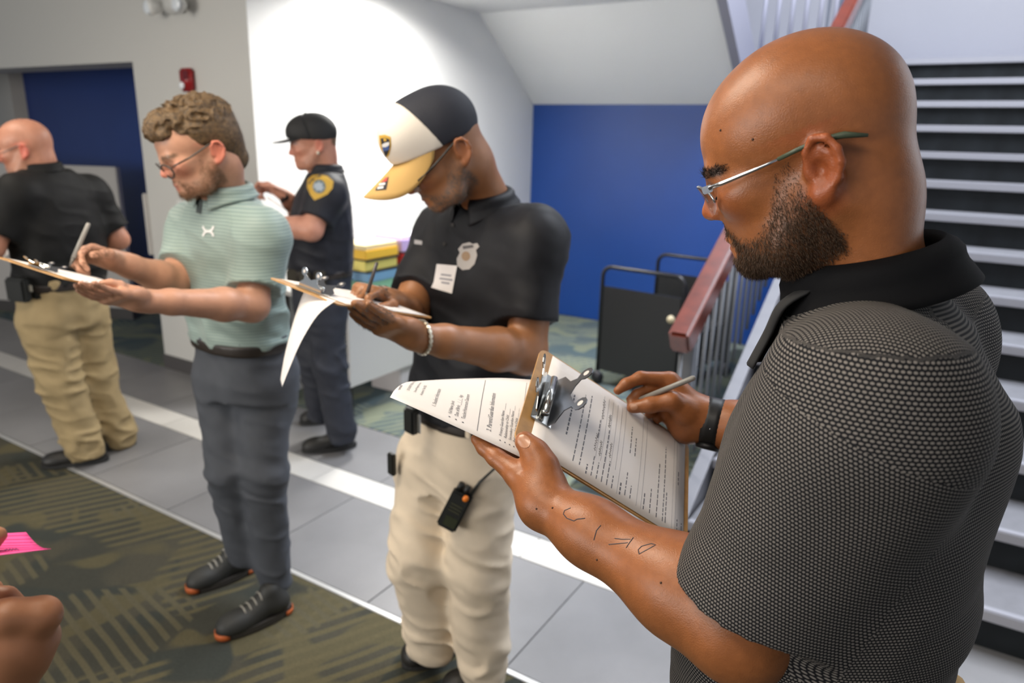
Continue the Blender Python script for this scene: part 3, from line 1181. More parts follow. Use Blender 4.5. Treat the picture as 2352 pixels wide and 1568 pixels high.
words_row(0.050, 0.060, 0.150, 0.0024)
words_row(0.069, 0.020, 0.165, 0.0016)
words_row(0.080, 0.020, 0.172, 0.0016)
words_row(0.092, 0.012, 0.030, 0.0022)
for i, (a, b) in enumerate(((0.014, 0.052), (0.014, 0.045), (0.014, 0.120), (0.014, 0.060), (0.014, 0.040))):
    words_row(0.101 + 0.0088 * i, a, b, 0.0014)
words_row(0.101, 0.09, 0.13, 0.0014)
words_row(0.150, 0.012, 0.034, 0.0022)
words_row(0.159, 0.016, 0.060, 0.0014)
words_row(0.168, 0.016, 0.040, 0.0014)
words_row(0.159, 0.10, 0.16, 0.0014)
words_row(0.168, 0.10, 0.14, 0.0014)
words_row(0.192, 0.012, 0.042, 0.0016)
words_row(0.203, 0.012, 0.058, 0.0014)
words_row(0.215, 0.012, 0.120, 0.0014)
words_row(0.226, 0.012, 0.165, 0.0014)
words_row(0.231, 0.012, 0.070, 0.0014)
words_row(0.252, 0.010, 0.032, 0.0014)
words_row(0.252, 0.10, 0.13, 0.0014)
words_row(0.260, 0.010, 0.030, 0.0014)
tag(prn.build('printed_text', M_ink, pg), kind='stuff')
rul = MB()
for s_ in (0.1015, 0.1105, 0.119, 0.128, 0.1365):
    bar(s_ + 0.0016, 0.05, 0.19, 0.0005, rul)
for s_ in (0.146, 0.180, 0.188, 0.243, 0.249):
    bar(s_, 0.010, 0.198, 0.0005, rul)
for t_ in (0.012, 0.085):
    for k in range(3):
        pass
tag(rul.build('ruled_lines', M_inkl, pg), kind='stuff')
# handwriting on the form
hw = MB()
for (s_, t_, w_) in ((0.100, 0.062, 0.035), (0.109, 0.058, 0.03), (0.1175, 0.125, 0.03), (0.104, 0.135, 0.045), (0.126, 0.066, 0.03)):
    pts = [onpage(s_ + 0.0030 * math.sin(k * 1.9) * rnd.uniform(.4, 1), t_ + w_ * k / 22, 0.0006) for k in range(23)]
    hw.tube(pts, 0.00035, 4)
tag(hw.build('handwriting', M_inkl, pg), kind='stuff')
clipF = make_clip(cbF, frF, WF, 0.030)

# -- page folded back over the clip end
pts_near = [at(1200, 1052, 0.968), at(1130, 1018, 0.966), at(1020, 967, 0.968), at(940, 931, 0.974), at(896, 912, 0.985)]
pts_far = [at(1222, 872, 1.105), at(1150, 868, 1.125), at(1050, 870, 1.15), at(975, 874, 1.165), at(928, 878, 1.172)]


def lin(P_, u):
    x = u * (len(P_) - 1)
    i = min(int(x), len(P_) - 2)
    f = x - i
    p0 = P_[max(i - 1, 0)]
    p1, p2 = P_[i], P_[i + 1]
    p3 = P_[min(i + 2, len(P_) - 1)]
    return 0.5 * ((2 * p1) + (-p0 + p2) * f + (2 * p0 - 5 * p1 + 4 * p2 - p3) * f * f + (-p0 + 3 * p1 - 3 * p2 + p3) * f ** 3)


def flip_fn(s, t):
    """s: 0 at the free end (left) .. 1 at the clip; t: 0 near edge .. 1 far edge."""
    s = min(max(s, 0), 1)
    a, b = lin(pts_near, 1 - s), lin(pts_far, 1 - s)
    p = a + (b - a) * t + V3(0, 0, 1) * (0.010 * math.sin(math.pi * t) * (1 - 0.6 * s))
    if s < 0.14:
        p = p + V3(0, 0, -1) * ((0.14 - s) / 0.14) ** 2 * 0.016 * t
    return p


fp = empty('form_sheet', flip_fn(1, 0), 'white form sheet folded back over the clip of the foreground clipboard', 'paper')
fsheet = MB().grid(lambda u, v: flip_fn(u, v), 30, 14).build('sheet', M_paper, fp, True, thick=0.0004)
LFL, WFL = 0.235, 0.205


def fmap(s0, t0):
    def g(x, y):
        s, t = s0 - y / LFL, t0 + x / WFL
        p = flip_fn(s, t)
        e1 = flip_fn(min(s + .01, 1), t) - flip_fn(max(s - .01, 0), t)
        e2 = flip_fn(s, t + .01) - flip_fn(s, t - .01)
        nn = nrm(np.cross(e2, e1))
        if nn @ (CC - p) < 0:
            nn = -nn
        return p + nn * 0.0008
    return g


for (txt, sz, s0, t0) in (
        ('STUDENT REGISTRATION', 0.0088, 0.200, 0.30), ('School Program Enrollment', 0.0074, 0.262, 0.30), ('Academic Year 2025', 0.0074, 0.320, 0.28),
        ('1. Student Information', 0.0090, 0.430, 0.15), ('Full Name: Jacob', 0.0066, 0.530, 0.14), ('Date of Birth: __/__/__  Age:', 0.0066, 0.565, 0.14), ('Teacher/Homeroom Classroom', 0.0066, 0.600, 0.14),
        ('2. Parent/Guardian Information', 0.0090, 0.735, 0.12), ('Primary Guardian Name: ______', 0.0066, 0.805, 0.12), ('Relationship to Child: _____', 0.0066, 0.838, 0.12), ('Secondary Guardian Name: ____', 0.0066, 0.871, 0.12), ('Relationship to Child: ____ ___', 0.0066, 0.904, 0.12),
        ('3. Authorized Pick-Up Individuals', 0.0090, 1.0, 0.10)):
    if s0 >= 1.0:
        s0 = 0.985
    text_mesh(txt, sz, fmap(s0, t0), 'printed_text', M_ink, fsheet)
for (s0, t0) in ((0.522, 0.09), (0.557, 0.09), (0.592, 0.09), (0.797, 0.07), (0.830, 0.07), (0.863, 0.07), (0.896, 0.07)):
    g = fmap(s0, t0)
    MB().poly([g(x, y) for x, y in circ(0.0013, 8)], [list(range(8))]).build('printed_text', M_ink, fsheet)
for s0 in (0.665, 0.945):
    g = fmap(s0, 0.06)
    m_ = MB()
    for i in range(10):
        a, b = i * 0.018, (i + 1) * 0.018
        m_.poly([g(a, 0), g(b, 0), g(b, 0.0006), g(a, 0.0006)], [[0, 1, 2, 3]])
    m_.build('ruled_line', M_ink, fsheet)
g = fmap(0.09, 0.25)
MB().tube([g(0.0016 * k, 0.004 * math.sin(k * 1.7)) for k in range(24)], 0.00035, 4).build('handwriting', M_inkl, fsheet)


def pen_obj(name, p0, p1, label, r=0.0045, m=None):
    e = empty(name, p1, label, 'pen')
    d_ = p1 - p0
    MB().tube([p0, p0 + d_ * 0.03, p0 + d_ * 0.80], [r * 0.55, r * 0.95, r], 12).build('barrel', m or M_pen, e, True)
    MB().tube([p0 + d_ * 0.80, p0 + d_ * 0.95, p1], [r * 0.95, r * 0.45, r * 0.15], 12).build('tip', mat('pen_tip', (0.10, 0.09, 0.08), 0.4), e, True)
    return e


pen_obj('pen', at(1597, 866, 1.115), at(1440, 930, 1.158), 'grey pen in the writing hand of the bald man in front')
# ------------------------------------------------------------------ people: shared anatomy


def frame_at(B, theta, pitch=0.0, roll=0.0):
    """Axes of someone near floor point B: theta 0 = facing the camera, 90 = facing image left, 180 = facing away."""
    t = -nrm(V3(B[0], B[1], 0))
    left = np.cross(-t, ZU) * -1
    th, p = math.radians(theta), math.radians(pitch)
    fh = left * math.sin(th) + t * math.cos(th)
    f = fh * math.cos(p) - ZU * math.sin(p)
    l = nrm(np.cross(ZU, fh))
    u = np.cross(f, l)
    if roll:
        r = math.radians(roll)
        l, u = l * math.cos(r) + u * math.sin(r), u * math.cos(r) - l * math.sin(r)
    return f, l, u


class Head:
    def __init__(s, O, f, l, u, sc=1.0):
        s.O, s.R, s.s = np.asarray(O), np.array([f, l, u]), sc

    def w(s, x, y, z):
        return s.O + (np.array([x, y, z]) * s.s) @ s.R

    def loc(s, p):
        return ((p - s.O) @ s.R.T) / s.s


def add_head(sd, H, neck, nr=0.060, fine=True, chin=0.0, nose=1.0, jaw=1.0, ears=(1, -1), lids=True):
    s, R, w = H.s, H.R, H.w

    def E(c, r, k=0.012, op='u'):
        sd.ell(w(*c), np.array(r) * s, R, k * s, op)

    def K(a, b, ra, rb, k=0.010, op='u'):
        sd.cone(w(*a), w(*b), ra * s, rb * s, k * s, op)
    E((0.004, 0, .014), (.098, .078, .079))
    E((-.038, 0, -.004), (.056, .068, .062), 0.02)
    E((.046, 0, .004), (.060, .064, .062), 0.02)
    K((.0, .0, -.04), (.04, 0, -.06), .058, .05, 0.03)
    E((.052, 0, -.050), (.050, .060, .060), 0.02)
    E((.076, 0, -.064), (.033, .038, .040), 0.02)
    for q in (1, -1):
        E((.074, q * .044, -.040), (.026, .020, .018), 0.02)
        K((.008, q * .056, -.066), (.050, q * .046 * jaw, -.106 - chin), .019, .019, 0.025)
        K((.050, q * .046 * jaw, -.106 - chin), (.090, q * .014, -.113 - chin), .019, .016, 0.025)
        K((.093, q * .036, -.012), (.100, q * .012, -.013), .012, .012, 0.014)
    E((.050, 0, -.088 - chin), (.052, .046, .034), 0.02)
    E((.091, 0, -.110 - chin), (.018, .023, .017), 0.016)
    # neck
    K((-.022, 0, -.04), (-.024, 0, -.085), .053, .053, 0.03)
    sd.cone(w(-.024, 0, -.080), neck, .054 * s, nr, 0.03)
    # eyes
    for q in (1, -1):
        E((.115, q * .033, -.030), (.020, .017, .011), 0.012, 's')
        if lids:
            E((.0890, q * .032, -.030), (.0145, .0155, .0135), 0.004)
            K((.1040, q * .020, -.0335), (.0990, q * .044, -.0330), .0018, .0016, 0.002)
    # nose
    K((.107, 0, -.018), (.120, 0, -.047), .0070 * nose, .0105 * nose, 0.012)
    E((.121, 0, -.049), (.0105 * nose, .0105 * nose, .0088 * nose), 0.006)
    for q in (1, -1):
        E((.112, q * .0115 * nose, -.053), (.0105, .0075, .0070), 0.006)
        E((.1145, q * .0065, -.0600), (.004, .0032, .003), 0.004, 's')
    # mouth
    K((.104, -.018, -.0855), (.104, .018, -.0855), .0055, .0055, 0.006)
    E((.1105, 0, -.0840), (.0060, .0165, .0045), 0.005)
    E((.1080, 0, -.0945), (.0065, .0160, .0050), 0.005)
    E((.1165, 0, -.0893), (.010, .020, .0012), 0.003, 's')
    # ears
    for q in ears:
        def T(x, y, z):
            return w(x - .012, q * y, z + .007)
        sd.ell(T(-.001, .0775, -.045), np.array((.0165, .0075, .0275)) * s, R, 0.006 * s)
        hp = [(.0135, .0790, -.0410), (.0110, .0825, -.0280), (.0015, .0860, -.0190), (-.0100, .0885, -.0220), (-.0165, .0895, -.0350), (-.0160, .0885, -.0480), (-.0100, .0860, -.0600), (.0010, .0830, -.0690)]
        for a, b in zip(hp, hp[1:]):
            sd.cone(T(*a), T(*b), .0040 * s, .0040 * s, 0.0025 * s)
        if fine:
            ah = [(-.002, .0830, -.0290), (-.0085, .0850, -.0370), (-.0090, .0845, -.0480), (-.0030, .0825, -.0580)]
            sd.ell(T(.0040, .0900, -.0490), np.array((.0090, .0125, .0125)) * s, R, 0.003 * s, 's')
            sd.ell(T(-.0010, .0905, -.0300), np.array((.0065, .0060, .0060)) * s, R, 0.003 * s, 's')
            for a, b in zip(ah, ah[1:]):
                sd.cone(T(*a), T(*b), .0028 * s, .0028 * s, 0.004 * s)
        else:
            sd.ell(T(.0025, .0890, -.0460), np.array((.0090, .0080, .0150)) * s, R, 0.004 * s, 's')
        sd.ell(T(.0095, .0800, -.0700), np.array((.0085, .0055, .0090)) * s, R, 0.006 * s)
        sd.ell(T(.0150, .0765, -.0480), np.array((.0050, .0055, .0070)) * s, R, 0.005 * s)


def fing(sd, pts, r0, r1, k=0.004):
    n_ = len(pts) - 1
    for i in range(n_):
        ra = r0 + (r1 - r0) * i / n_
        rb = r0 + (r1 - r0) * (i + 1) / n_
        sd.cone(pts[i], pts[i + 1], ra, rb, k if i else 0.010)


def add_hand(sd, wr, d, back, th, curl, thumb=None, s=1.0, splay=0.10):
    """Palm and five fingers. d: towards the knuckles, back: out of the back of the hand, th: thumb side. curl: per finger three angles (degrees)."""
    d = nrm(d)
    back = nrm(np.asarray(back) - d * (np.asarray(back) @ d))
    th = np.asarray(th, float)
    th = th - d * (th @ d)
    th = nrm(th - back * (th @ back))
    R = np.array([d, th, back])
    sd.box(wr + d * 0.052 * s, np.array((0.046, 0.040, 0.0135)) * s, R, 0.012 * s, 0.014)
    sd.ell(wr + d * 0.030 * s + th * 0.022 * s - back * 0.010 * s, np.array((0.034, 0.020, 0.018)) * s, R, 0.014)
    sd.cone(wr - d * 0.03, wr + d * 0.02 * s, 0.026 * s, 0.026 * s, 0.02)
    bases = [(0.092, 0.030), (0.097, 0.0095), (0.092, -0.011), (0.083, -0.030)]
    lens = [(0.043, 0.026, 0.021), (0.047, 0.029, 0.022), (0.044, 0.027, 0.021), (0.034, 0.021, 0.019)]
    tips = []
    for i in range(4):
        p = wr + (d * bases[i][0] + th * bases[i][1]) * s
        pts = [p - d * 0.012 * s, p]
        a = 0
        sp = (1.5 - i) * splay * 0.5
        dd = nrm(d + th * sp)
        for L_, c_ in zip(lens[i], curl[i]):
            a += math.radians(c_)
            p = p + (dd * math.cos(a) - back * math.sin(a)) * L_ * s
            pts.append(p)
        fing(sd, pts, 0.0098 * s, 0.0070 * s)
        tips.append(p)
    if thumb is None:
        b0 = wr + (d * 0.028 + th * 0.030 - back * 0.006) * s
        b1 = b0 + nrm(d * 0.7 + th * 0.65 - back * 0.25) * 0.040 * s
        b2 = b1 + nrm(d * 0.95 + th * 0.12 - back * 0.35) * 0.032 * s
        b3 = b2 + nrm(d * 0.95 - th * 0.10 - back * 0.35) * 0.026 * s
        thumb = [b0, b1, b2, b3]
    fing(sd, thumb, 0.0135 * s, 0.0088 * s, 0.006)
    return tips


def arm(sd, sh, el, wr, s=1.0, k=0.02):
    sd.cone(sh, el, 0.055 * s, 0.045 * s, k)
    m_ = el + (wr - el) * 0.28
    sd.cone(el, m_, 0.044 * s, 0.047 * s, 0.03)
    sd.cone(m_, el + (wr - el) * 0.75, 0.047 * s, 0.033 * s, 0.02)
    sd.cone(el + (wr - el) * 0.75, wr, 0.033 * s, 0.0275 * s, 0.02)


def folds(amp, sc, seed=0.0, squash=(1, 1, 0.45), gain=None):
    sq = np.array(squash)

    def f(p):
        q = p * sq + seed
        a = noise3(q, sc)
        b = noise3(q + 0.05 * a[..., None], sc * 2.1)
        d_ = amp * ((1 - 2.2 * np.abs(a)) * 0.75 + 0.35 * b)
        if gain is not None:
            d_ = d_ * gain(p)
        return d_
    return f


def creases(amp, seed, gate):
    """Trouser cloth: soft long folds plus sharp slanting creases where gate says."""
    def f(p):
        a = noise3(p * np.array([1, 1, .22], np.float32) + np.float32(seed), 13.0)
        sl = p[..., 0] * 0.7 + p[..., 1] * 0.5
        q = np.stack([p[..., 0] * 0.55, p[..., 1] * 0.55, p[..., 2] * 1.25 + sl * 0.45], -1) + np.float32(seed * 1.7)
        b = noise3(q, 15.0)
        c = noise3(q + 5.1, 31.0)
        rg = np.clip(1 - 3.2 * np.abs(b), -0.4, 1) * 0.9 + 0.35 * c
        return amp * (0.55 * a + rg * gate(p)) * -1
    return f


def shoe(parent, heel, toe, m_up, m_sole, label=None, z0=0.0, w_=0.044, hgt=0.075, lace=True, h=0.005):
    """One shoe from heel to toe on the floor."""
    d_ = toe - heel
    d_[2] = 0
    L_ = np.linalg.norm(d_)
    d_ = d_ / L_
    sd_ = np.cross(ZU, d_)
    hp, tp = V3(heel[0], heel[1], z0), V3(toe[0], toe[1], z0)
    R = np.array([d_, sd_, ZU])
    u = Sdf()
    u.cone(hp + d_ * 0.045 + ZU * 0.055, hp + d_ * L_ * 0.42 + ZU * 0.060, 0.039, 0.040, 0.03)
    u.ell(hp + d_ * L_ * 0.66 + ZU * 0.035, (L_ * 0.30, w_ + 0.003, 0.043), R, 0.03)
    u.cone(hp + d_ * 0.055 + ZU * 0.06, hp + d_ * 0.07 + ZU * 0.105, 0.039, 0.037, 0.03)
    u.ell(hp + d_ * L_ * 0.83 + ZU * 0.030, (L_ * 0.17, w_ - 0.002, 0.033), R, 0.03)
    u.plane(hp + ZU * 0.018, -ZU)
    up = sdf_obj('shoe_upper', u, h, m_up, parent)
    so_ = MB()
    pts = []
    for k in range(24):
        a = 2 * math.pi * k / 24
        x = math.cos(a)
        wloc = (w_ + 0.004) * (1.0 - 0.16 * max(0, -x)) * math.sin(a)
        pts.append(hp + d_ * (L_ * 0.5 + (L_ * 0.5 + 0.004) * math.copysign(abs(x) ** 0.8, x)) + sd_ * wloc + ZU * 0.002)
    so_.prism(pts, ZU * 0.022)
    so = so_.build('sole', m_sole, parent)
    if lace:
        t = bvh(up)
        for k in range(4):
            x = L_ * (0.42 + 0.075 * k)
            q = []
            for j in range(7):
                y = -0.026 + 0.052 * j / 6
                hh = t.ray_cast(Vector(hp + d_ * x + sd_ * y + ZU * 0.2), Vector((0, 0, -1)), 0.3)
                if hh[0] is not None:
                    q.append(np.array(hh[0]) + ZU * 0.002)
            if len(q) > 3:
                MB().tube(q, 0.0026, 6).build('lace', lace if not isinstance(lace, bool) else m_sole, up.o, True)
    return up


def band(name, lv, lat, fwd, z0, z1, grow, m, parent, h=0.006):
    s_ = Sdf()
    s_.loft([(c_, a + grow, b + grow) for c_, a, b in lv], lat, fwd)
    s_.plane(V3(0, 0, z1), ZU)
    s_.plane(V3(0, 0, z0), -ZU)
    return sdf_obj(name, s_, h, m, parent)


def collar(name, c0, ax, fwd, r_in, h_up, r_out, drop, m, parent, tip=0.03, open_=0.35, rlat=None, thick=0.003, seg=56):
    """Turned-down shirt collar: c0 centre at the fold, ax axis up the neck, fwd front; open at the front."""
    ax = nrm(ax)
    f = nrm(fwd - ax * (fwd @ ax))
    l = np.cross(ax, f)
    rl = rlat or r_in

    def fn(u, v):
        a = open_ + (2 * math.pi - 2 * open_) * u
        fr = max(0.0, math.cos(a)) ** 3
        rx, ry = r_in, rl
        if v < 0.34:                     # stand, inside
            t = v / 0.34
            rr, z = 1.0, -h_up * (1 - t) * (0.9)
            g = 0.0
        else:                            # leaf, outside
            t = (v - 0.34) / 0.66
            z = -(drop + tip * fr) * t
            g = (r_out - r_in) * (t ** 0.8) + 0.006 * math.sin(math.pi * min(t * 2, 1)) + 0.004 * t
            rr = 1.0
        x = (rx * rr + g) * math.cos(a)
        y = (ry * rr + g) * math.sin(a)
        return c0 + f * x + l * y + ax * z
    o_ = MB().grid(fn, seg, 12).build(name, m, parent, True, thick=thick)
    return o_


def belt_buckle(parent, c0, f, l, m):
    MB().box(c0, (0.006, 0.038, 0.032), R=[f, l, ZU], bev=0.002).build('buckle', m, parent)


def skin_colors(part, base, H=None, beard=None, stub=None, lips=None, cap=None, red=0.06):
    """Skin tints per vertex: redder ears, nose, lips; dark beard shadow where hair grows."""
    v = part.v
    c = np.tile(np.array(base, float), (len(v), 1))
    nz = noise3(v, 22.0) * 0.06 + noise3(v, 70.0) * 0.04
    c *= (1 + nz)[:, None]
    if H is not None:
        q = H.loc(v)
        x, y, z = q[:, 0], q[:, 1], q[:, 2]
        near = (np.abs(x) < .16) & (np.abs(y) < .12) & (z > -.16) & (z < .12)
        ear = sstep(.070, .082, np.abs(y)) * (z < .0) * (z > -.09) * near
        nose_ = sstep(.030, .012, np.sqrt((x - .118) ** 2 + y ** 2 + (z + .05) ** 2)) * near
        cheek = sstep(.035, .01, np.sqrt((x - .085) ** 2 + (np.abs(y) - .045) ** 2 + (z + .045) ** 2)) * near
        r_ = np.clip(ear * 1.0 + nose_ * 0.8 + cheek * 0.5, 0, 1) * red
        c[:, 0] *= 1 + r_ * 1.2
        c[:, 1] *= 1 - r_ * 1.6
        c[:, 2] *= 1 - r_ * 1.6
        lip = sstep(.019, .013, np.abs(y)) * sstep(-.1015, -.0985, z) * sstep(-.0785, -.0815, z) * (x > .103) * near
        lc = np.array(lips if lips is not None else (base[0] * 0.85, base[1] * 0.55, base[2] * 0.55))
        c = c * (1 - lip[:, None] * 0.8) + lc * lip[:, None] * 0.8
        if beard is not None:
            bm_ = beard_mask(q) * near
            bc, amt = np.array(beard[0]), beard[1]
            nb = np.clip(0.75 + 0.6 * noise3(v, 260.0), 0.2, 1.0)
            w_ = (bm_ * amt * nb * (1 - lip))[:, None]
            c = c * (1 - w_) + bc * w_
        brow = sstep(.0065, .0035, np.abs(z + .010 - 0.10 * (0.034 - np.abs(np.abs(y) - .034)))) * sstep(.011, .016, np.abs(y)) * sstep(.060, .052, np.abs(y)) * (x > .06) * near
        bc = np.array(cap if cap is not None else (base[0] * .25, base[1] * .22, base[2] * .22))
        c = c * (1 - brow[:, None] * .85) + bc * brow[:, None] * .85
    set_col(part.me, np.clip(c, 0, 1))


def lashes(H, root, m):
    """Dark lash line of the lowered lids."""
    for q_ in (1, -1):
        MB().tube([H.w(.1046, q_ * .019, -.0345), H.w(.1052, q_ * .028, -.0362), H.w(.1030, q_ * .038, -.0358), H.w(.0985, q_ * .047, -.0335)], [.0006, .0012, .0013, .0006], 6).build('eyelashes', m, root, True)


def beard_mask(q):
    """Full short beard: jaw, chin, moustache, sideburn (local head coordinates)."""
    x, y, z = q[:, 0], q[:, 1], q[:, 2]
    ay = np.abs(y)
    top = np.interp(x, [0.000, 0.020, 0.036, 0.050, 0.066, 0.082, 0.095, 0.110], [-0.024, -0.020, -0.030, -0.066, -0.083, -0.088, -0.082, -0.0655])
    m_ = sstep(0.008, -0.010, z - top)
    m_ = m_ * sstep(0.004, 0.014, x - np.interp(z, [-0.11, -0.07, -0.03], [-0.016, -0.004, 0.008]))
    m_ = m_ * sstep(-0.155, -0.142, z)
    under = sstep(-0.118, -0.135, z)           # fades under the jaw
    m_ = m_ * (1 - under * sstep(0.03, 0.0, x))
    lipz = sstep(.029, .023, ay) * sstep(-.1045, -.1015, z) * sstep(-.0785, -.0815, z)
    notch = sstep(.012, .008, ay) * sstep(-.108, -.105, z) * sstep(-.098, -.101, z)
    m_ = m_ * (0.30 + 0.70 * sstep(-0.035, -0.085, z))
    return np.clip(m_ * (1 - lipz) * (1 - 0.6 * notch), 0, 1)


def strands(name, part, H, mask, count, length, m, parent, seed=1, width=0.00022, comb=None, curl=0.5, segs=3):
    """Short hairs rooted on the skin; one mesh of thin tapering blades."""
    rg = np.random.default_rng(seed)
    q = part.q
    cen = part.v[q].mean(1)
    mk = mask(H.loc(cen))
    a = part.v[q[:, 2]] - part.v[q[:, 0]]
    b = part.v[q[:, 3]] - part.v[q[:, 1]]
    ar = np.linalg.norm(np.cross(a, b), axis=1) * mk * (mk > 0.12)
    pr = ar / ar.sum()
    idx = rg.choice(len(q), count, p=pr)
    uv = rg.random((count, 2))
    p = (part.v[q[idx, 0]] * ((1 - uv[:, 0]) * (1 - uv[:, 1]))[:, None] + part.v[q[idx, 1]] * (uv[:, 0] * (1 - uv[:, 1]))[:, None] + part.v[q[idx, 2]] * (uv[:, 0] * uv[:, 1])[:, None] + part.v[q[idx, 3]] * ((1 - uv[:, 0]) * uv[:, 1])[:, None])
    nn = normals(part)[q[idx]].mean(1)
    nn /= np.linalg.norm(nn, axis=1)[:, None]
    cm = np.asarray(comb, float) @ H.R if comb is not None else np.zeros(3)
    L_ = length * rg.uniform(0.55, 1.15, count) * (0.35 + 0.65 * mk[idx])
    d_ = nn * 0.55 + cm[None] * 0.75 + rg.normal(0, 0.28, (count, 3))
    d_ /= np.linalg.norm(d_, axis=1)[:, None]
    d2 = d_ - nn * 0.35 + cm[None] * 0.5 + rg.normal(0, curl * 0.5, (count, 3))
    d2 /= np.linalg.norm(d2, axis=1)[:, None]
    side = np.cross(d_, rg.normal(0, 1, (count, 3)))
    side /= np.linalg.norm(side, axis=1)[:, None]
    side2 = np.cross(d_, side)
    p0 = p - nn * 0.0006
    p1 = p0 + d_ * (L_ * 0.5)[:, None]
    p2 = p1 + d2 * (L_ * 0.5)[:, None]
    ww = width
    V_ = np.stack([p0 + side * ww, p0 - side * 0.5 * ww + side2 * .87 * ww, p0 - side * .5 * ww - side2 * .87 * ww, p1 + side * ww * .9, p1 - side * .45 * ww + side2 * .78 * ww, p1 - side * .45 * ww - side2 * .78 * ww, p2], 1)
    base = (np.arange(count) * 7)[:, None]
    tri = []
    for (i, j) in ((0, 1), (1, 2), (2, 0)):
        tri += [np.concatenate([base + i, base + j, base + j + 3], 1), np.concatenate([base + i, base + j + 3, base + i + 3], 1), np.concatenate([base + i + 3, base + j + 3, base + 6], 1)]
    me = np_mesh(name, V_.reshape(-1, 3), np.concatenate(tri))
    o_ = link(name, me, m)
    tag(o_, kind='stuff')
    return par(o_, parent)
# ------------------------------------------------------------------ the bald man in front, in profile
SKIN_F = mat('skin_tan', (0.40, 0.19, 0.09), 0.36, attr=True, noise=0.09, nscale=110, bump=0.45, bscale=650, sss=0.06, coat=0.06, bdist=0.0008, spec=0.42)


def dot_mat():
    m = bpy.data.materials.new('dotted_knit')
    m.use_nodes = True
    nt = m.node_tree
    N, L = nt.nodes, nt.links
    b = N['Principled BSDF']
    b.inputs['Roughness'].default_value = 0.85
    b.inputs['Specular IOR Level'].default_value = 0.2
    at_ = N.new('ShaderNodeAttribute')
    at_.attribute_name = 'cloth'
    sp = N.new('ShaderNodeSeparateXYZ')
    L.new(at_.outputs['Vector'], sp.inputs[0])

    def M(op, a, b2=None, c=None):
        n_ = N.new('ShaderNodeMath')
        n_.operation = op
        for i, v in enumerate((a, b2, c)):
            if v is None:
                continue
            if isinstance(v, (int, float)):
                n_.inputs[i].default_value = v
            else:
                L.new(v, n_.inputs[i])
        return n_.outputs[0]
    P_ = 0.0036
    vv = M('DIVIDE', sp.outputs[1], P_)
    uu = M('DIVIDE', sp.outputs[0], P_)
    row = M('FLOOR', vv)
    uu = M('ADD', uu, M('MULTIPLY', M('MODULO', row, 2.0), 0.5))
    fx = M('ABSOLUTE', M('SUBTRACT', M('FRACT', uu), 0.5))
    fy = M('ABSOLUTE', M('SUBTRACT', M('FRACT', vv), 0.5))
    r_ = M('ADD', M('POWER', M('MULTIPLY', fx, 2.6), 2.0), M('POWER', M('MULTIPLY', fy, 3.1), 2.0))
    mr = N.new('ShaderNodeMapRange')
    mr.interpolation_type = 'SMOOTHSTEP'
    mr.inputs[1].default_value, mr.inputs[2].default_value = 1.15, 0.55
    L.new(r_, mr.inputs[0])
    mx = N.new('ShaderNodeMix')
    mx.data_type = 'RGBA'
    mx.inputs[6].default_value = (0.010, 0.010, 0.012, 1)
    mx.inputs[7].default_value = (0.21, 0.190, 0.172, 1)
    L.new(mr.outputs[0], mx.inputs[0])
    L.new(mx.outputs[2], b.inputs['Base Color'])
    bu = N.new('ShaderNodeBump')
    bu.inputs['Strength'].default_value = 0.4
    bu.inputs['Distance'].default_value = 0.0008
    L.new(mr.outputs[0], bu.inputs['Height'])
    L.new(bu.outputs[0], b.inputs['Normal'])
    return m


M_dot = dot_mat()
M_blackrib = mat('black_rib', (0.006, 0.006, 0.007), 0.85, spec=0.15, bump=0.2, bscale=900)
M_khakiF = mat('tan_trousers', (0.42, 0.26, 0.10), 0.8)
M_blackcloth = mat('black_cloth', (0.012, 0.012, 0.013), 0.8)

vd = nrm(ray(1870, 290))
ir = nrm(RT - vd * (RT @ vd))
iu = np.cross(ir, vd)
pt_, yw = math.radians(23), math.radians(7)
f1 = -ir * math.cos(pt_) - iu * math.sin(pt_)
hf = f1 * math.cos(yw) + vd * math.sin(yw)
hl = -vd * math.cos(yw) + f1 * math.sin(yw)
hu = np.cross(hf, hl)
HF = Head(at(1858, 290, 0.765), hf, hl, hu, 1.03)
neckF = at(1972, 650, 0.80)
BF = V3(neckF[0], neckF[1], 0)
fF, lF, _ = frame_at(BF, 97)
PF = empty('person', (BF[0], BF[1], 0), 'bald bearded man with glasses in a dotted dark polo, nearest the camera', 'person')


def sil(B, rows, kd=0.97, sh=0.0):
    out = []
    for (y, xf, xb, a) in rows:
        p, q = bp(B, xf, y), bp(B, xb, y)
        out.append(((p + q) / 2, a, np.linalg.norm(p - q) / 2 * kd))
    return out


lvF = sil(BF, [(760, 1840, 2215, 0.165), (850, 1755, 2270, 0.200), (960, 1690, 2305, 0.210), (1100, 1655, 2305, 0.212), (1250, 1612, 2275, 0.212), (1400, 1578, 2225, 0.210), (1500, 1562, 2190, 0.208), (1620, 1565, 2165, 0.205), (1800, 1600, 2200, 0.205)], 0.96)
shL, elL, wrL = at(2000, 950, 0.665), at(1690, 1425, 0.765), at(1250, 1156, 0.922)
chest = lvF[-3][0]
mid = neckF * 1.0
shR = shL + (-lF) * (2 * ((shL - neckF) @ lF))
wrR = at(1612, 963, 1.168)
elR = at(1900, 1030, 1.10)

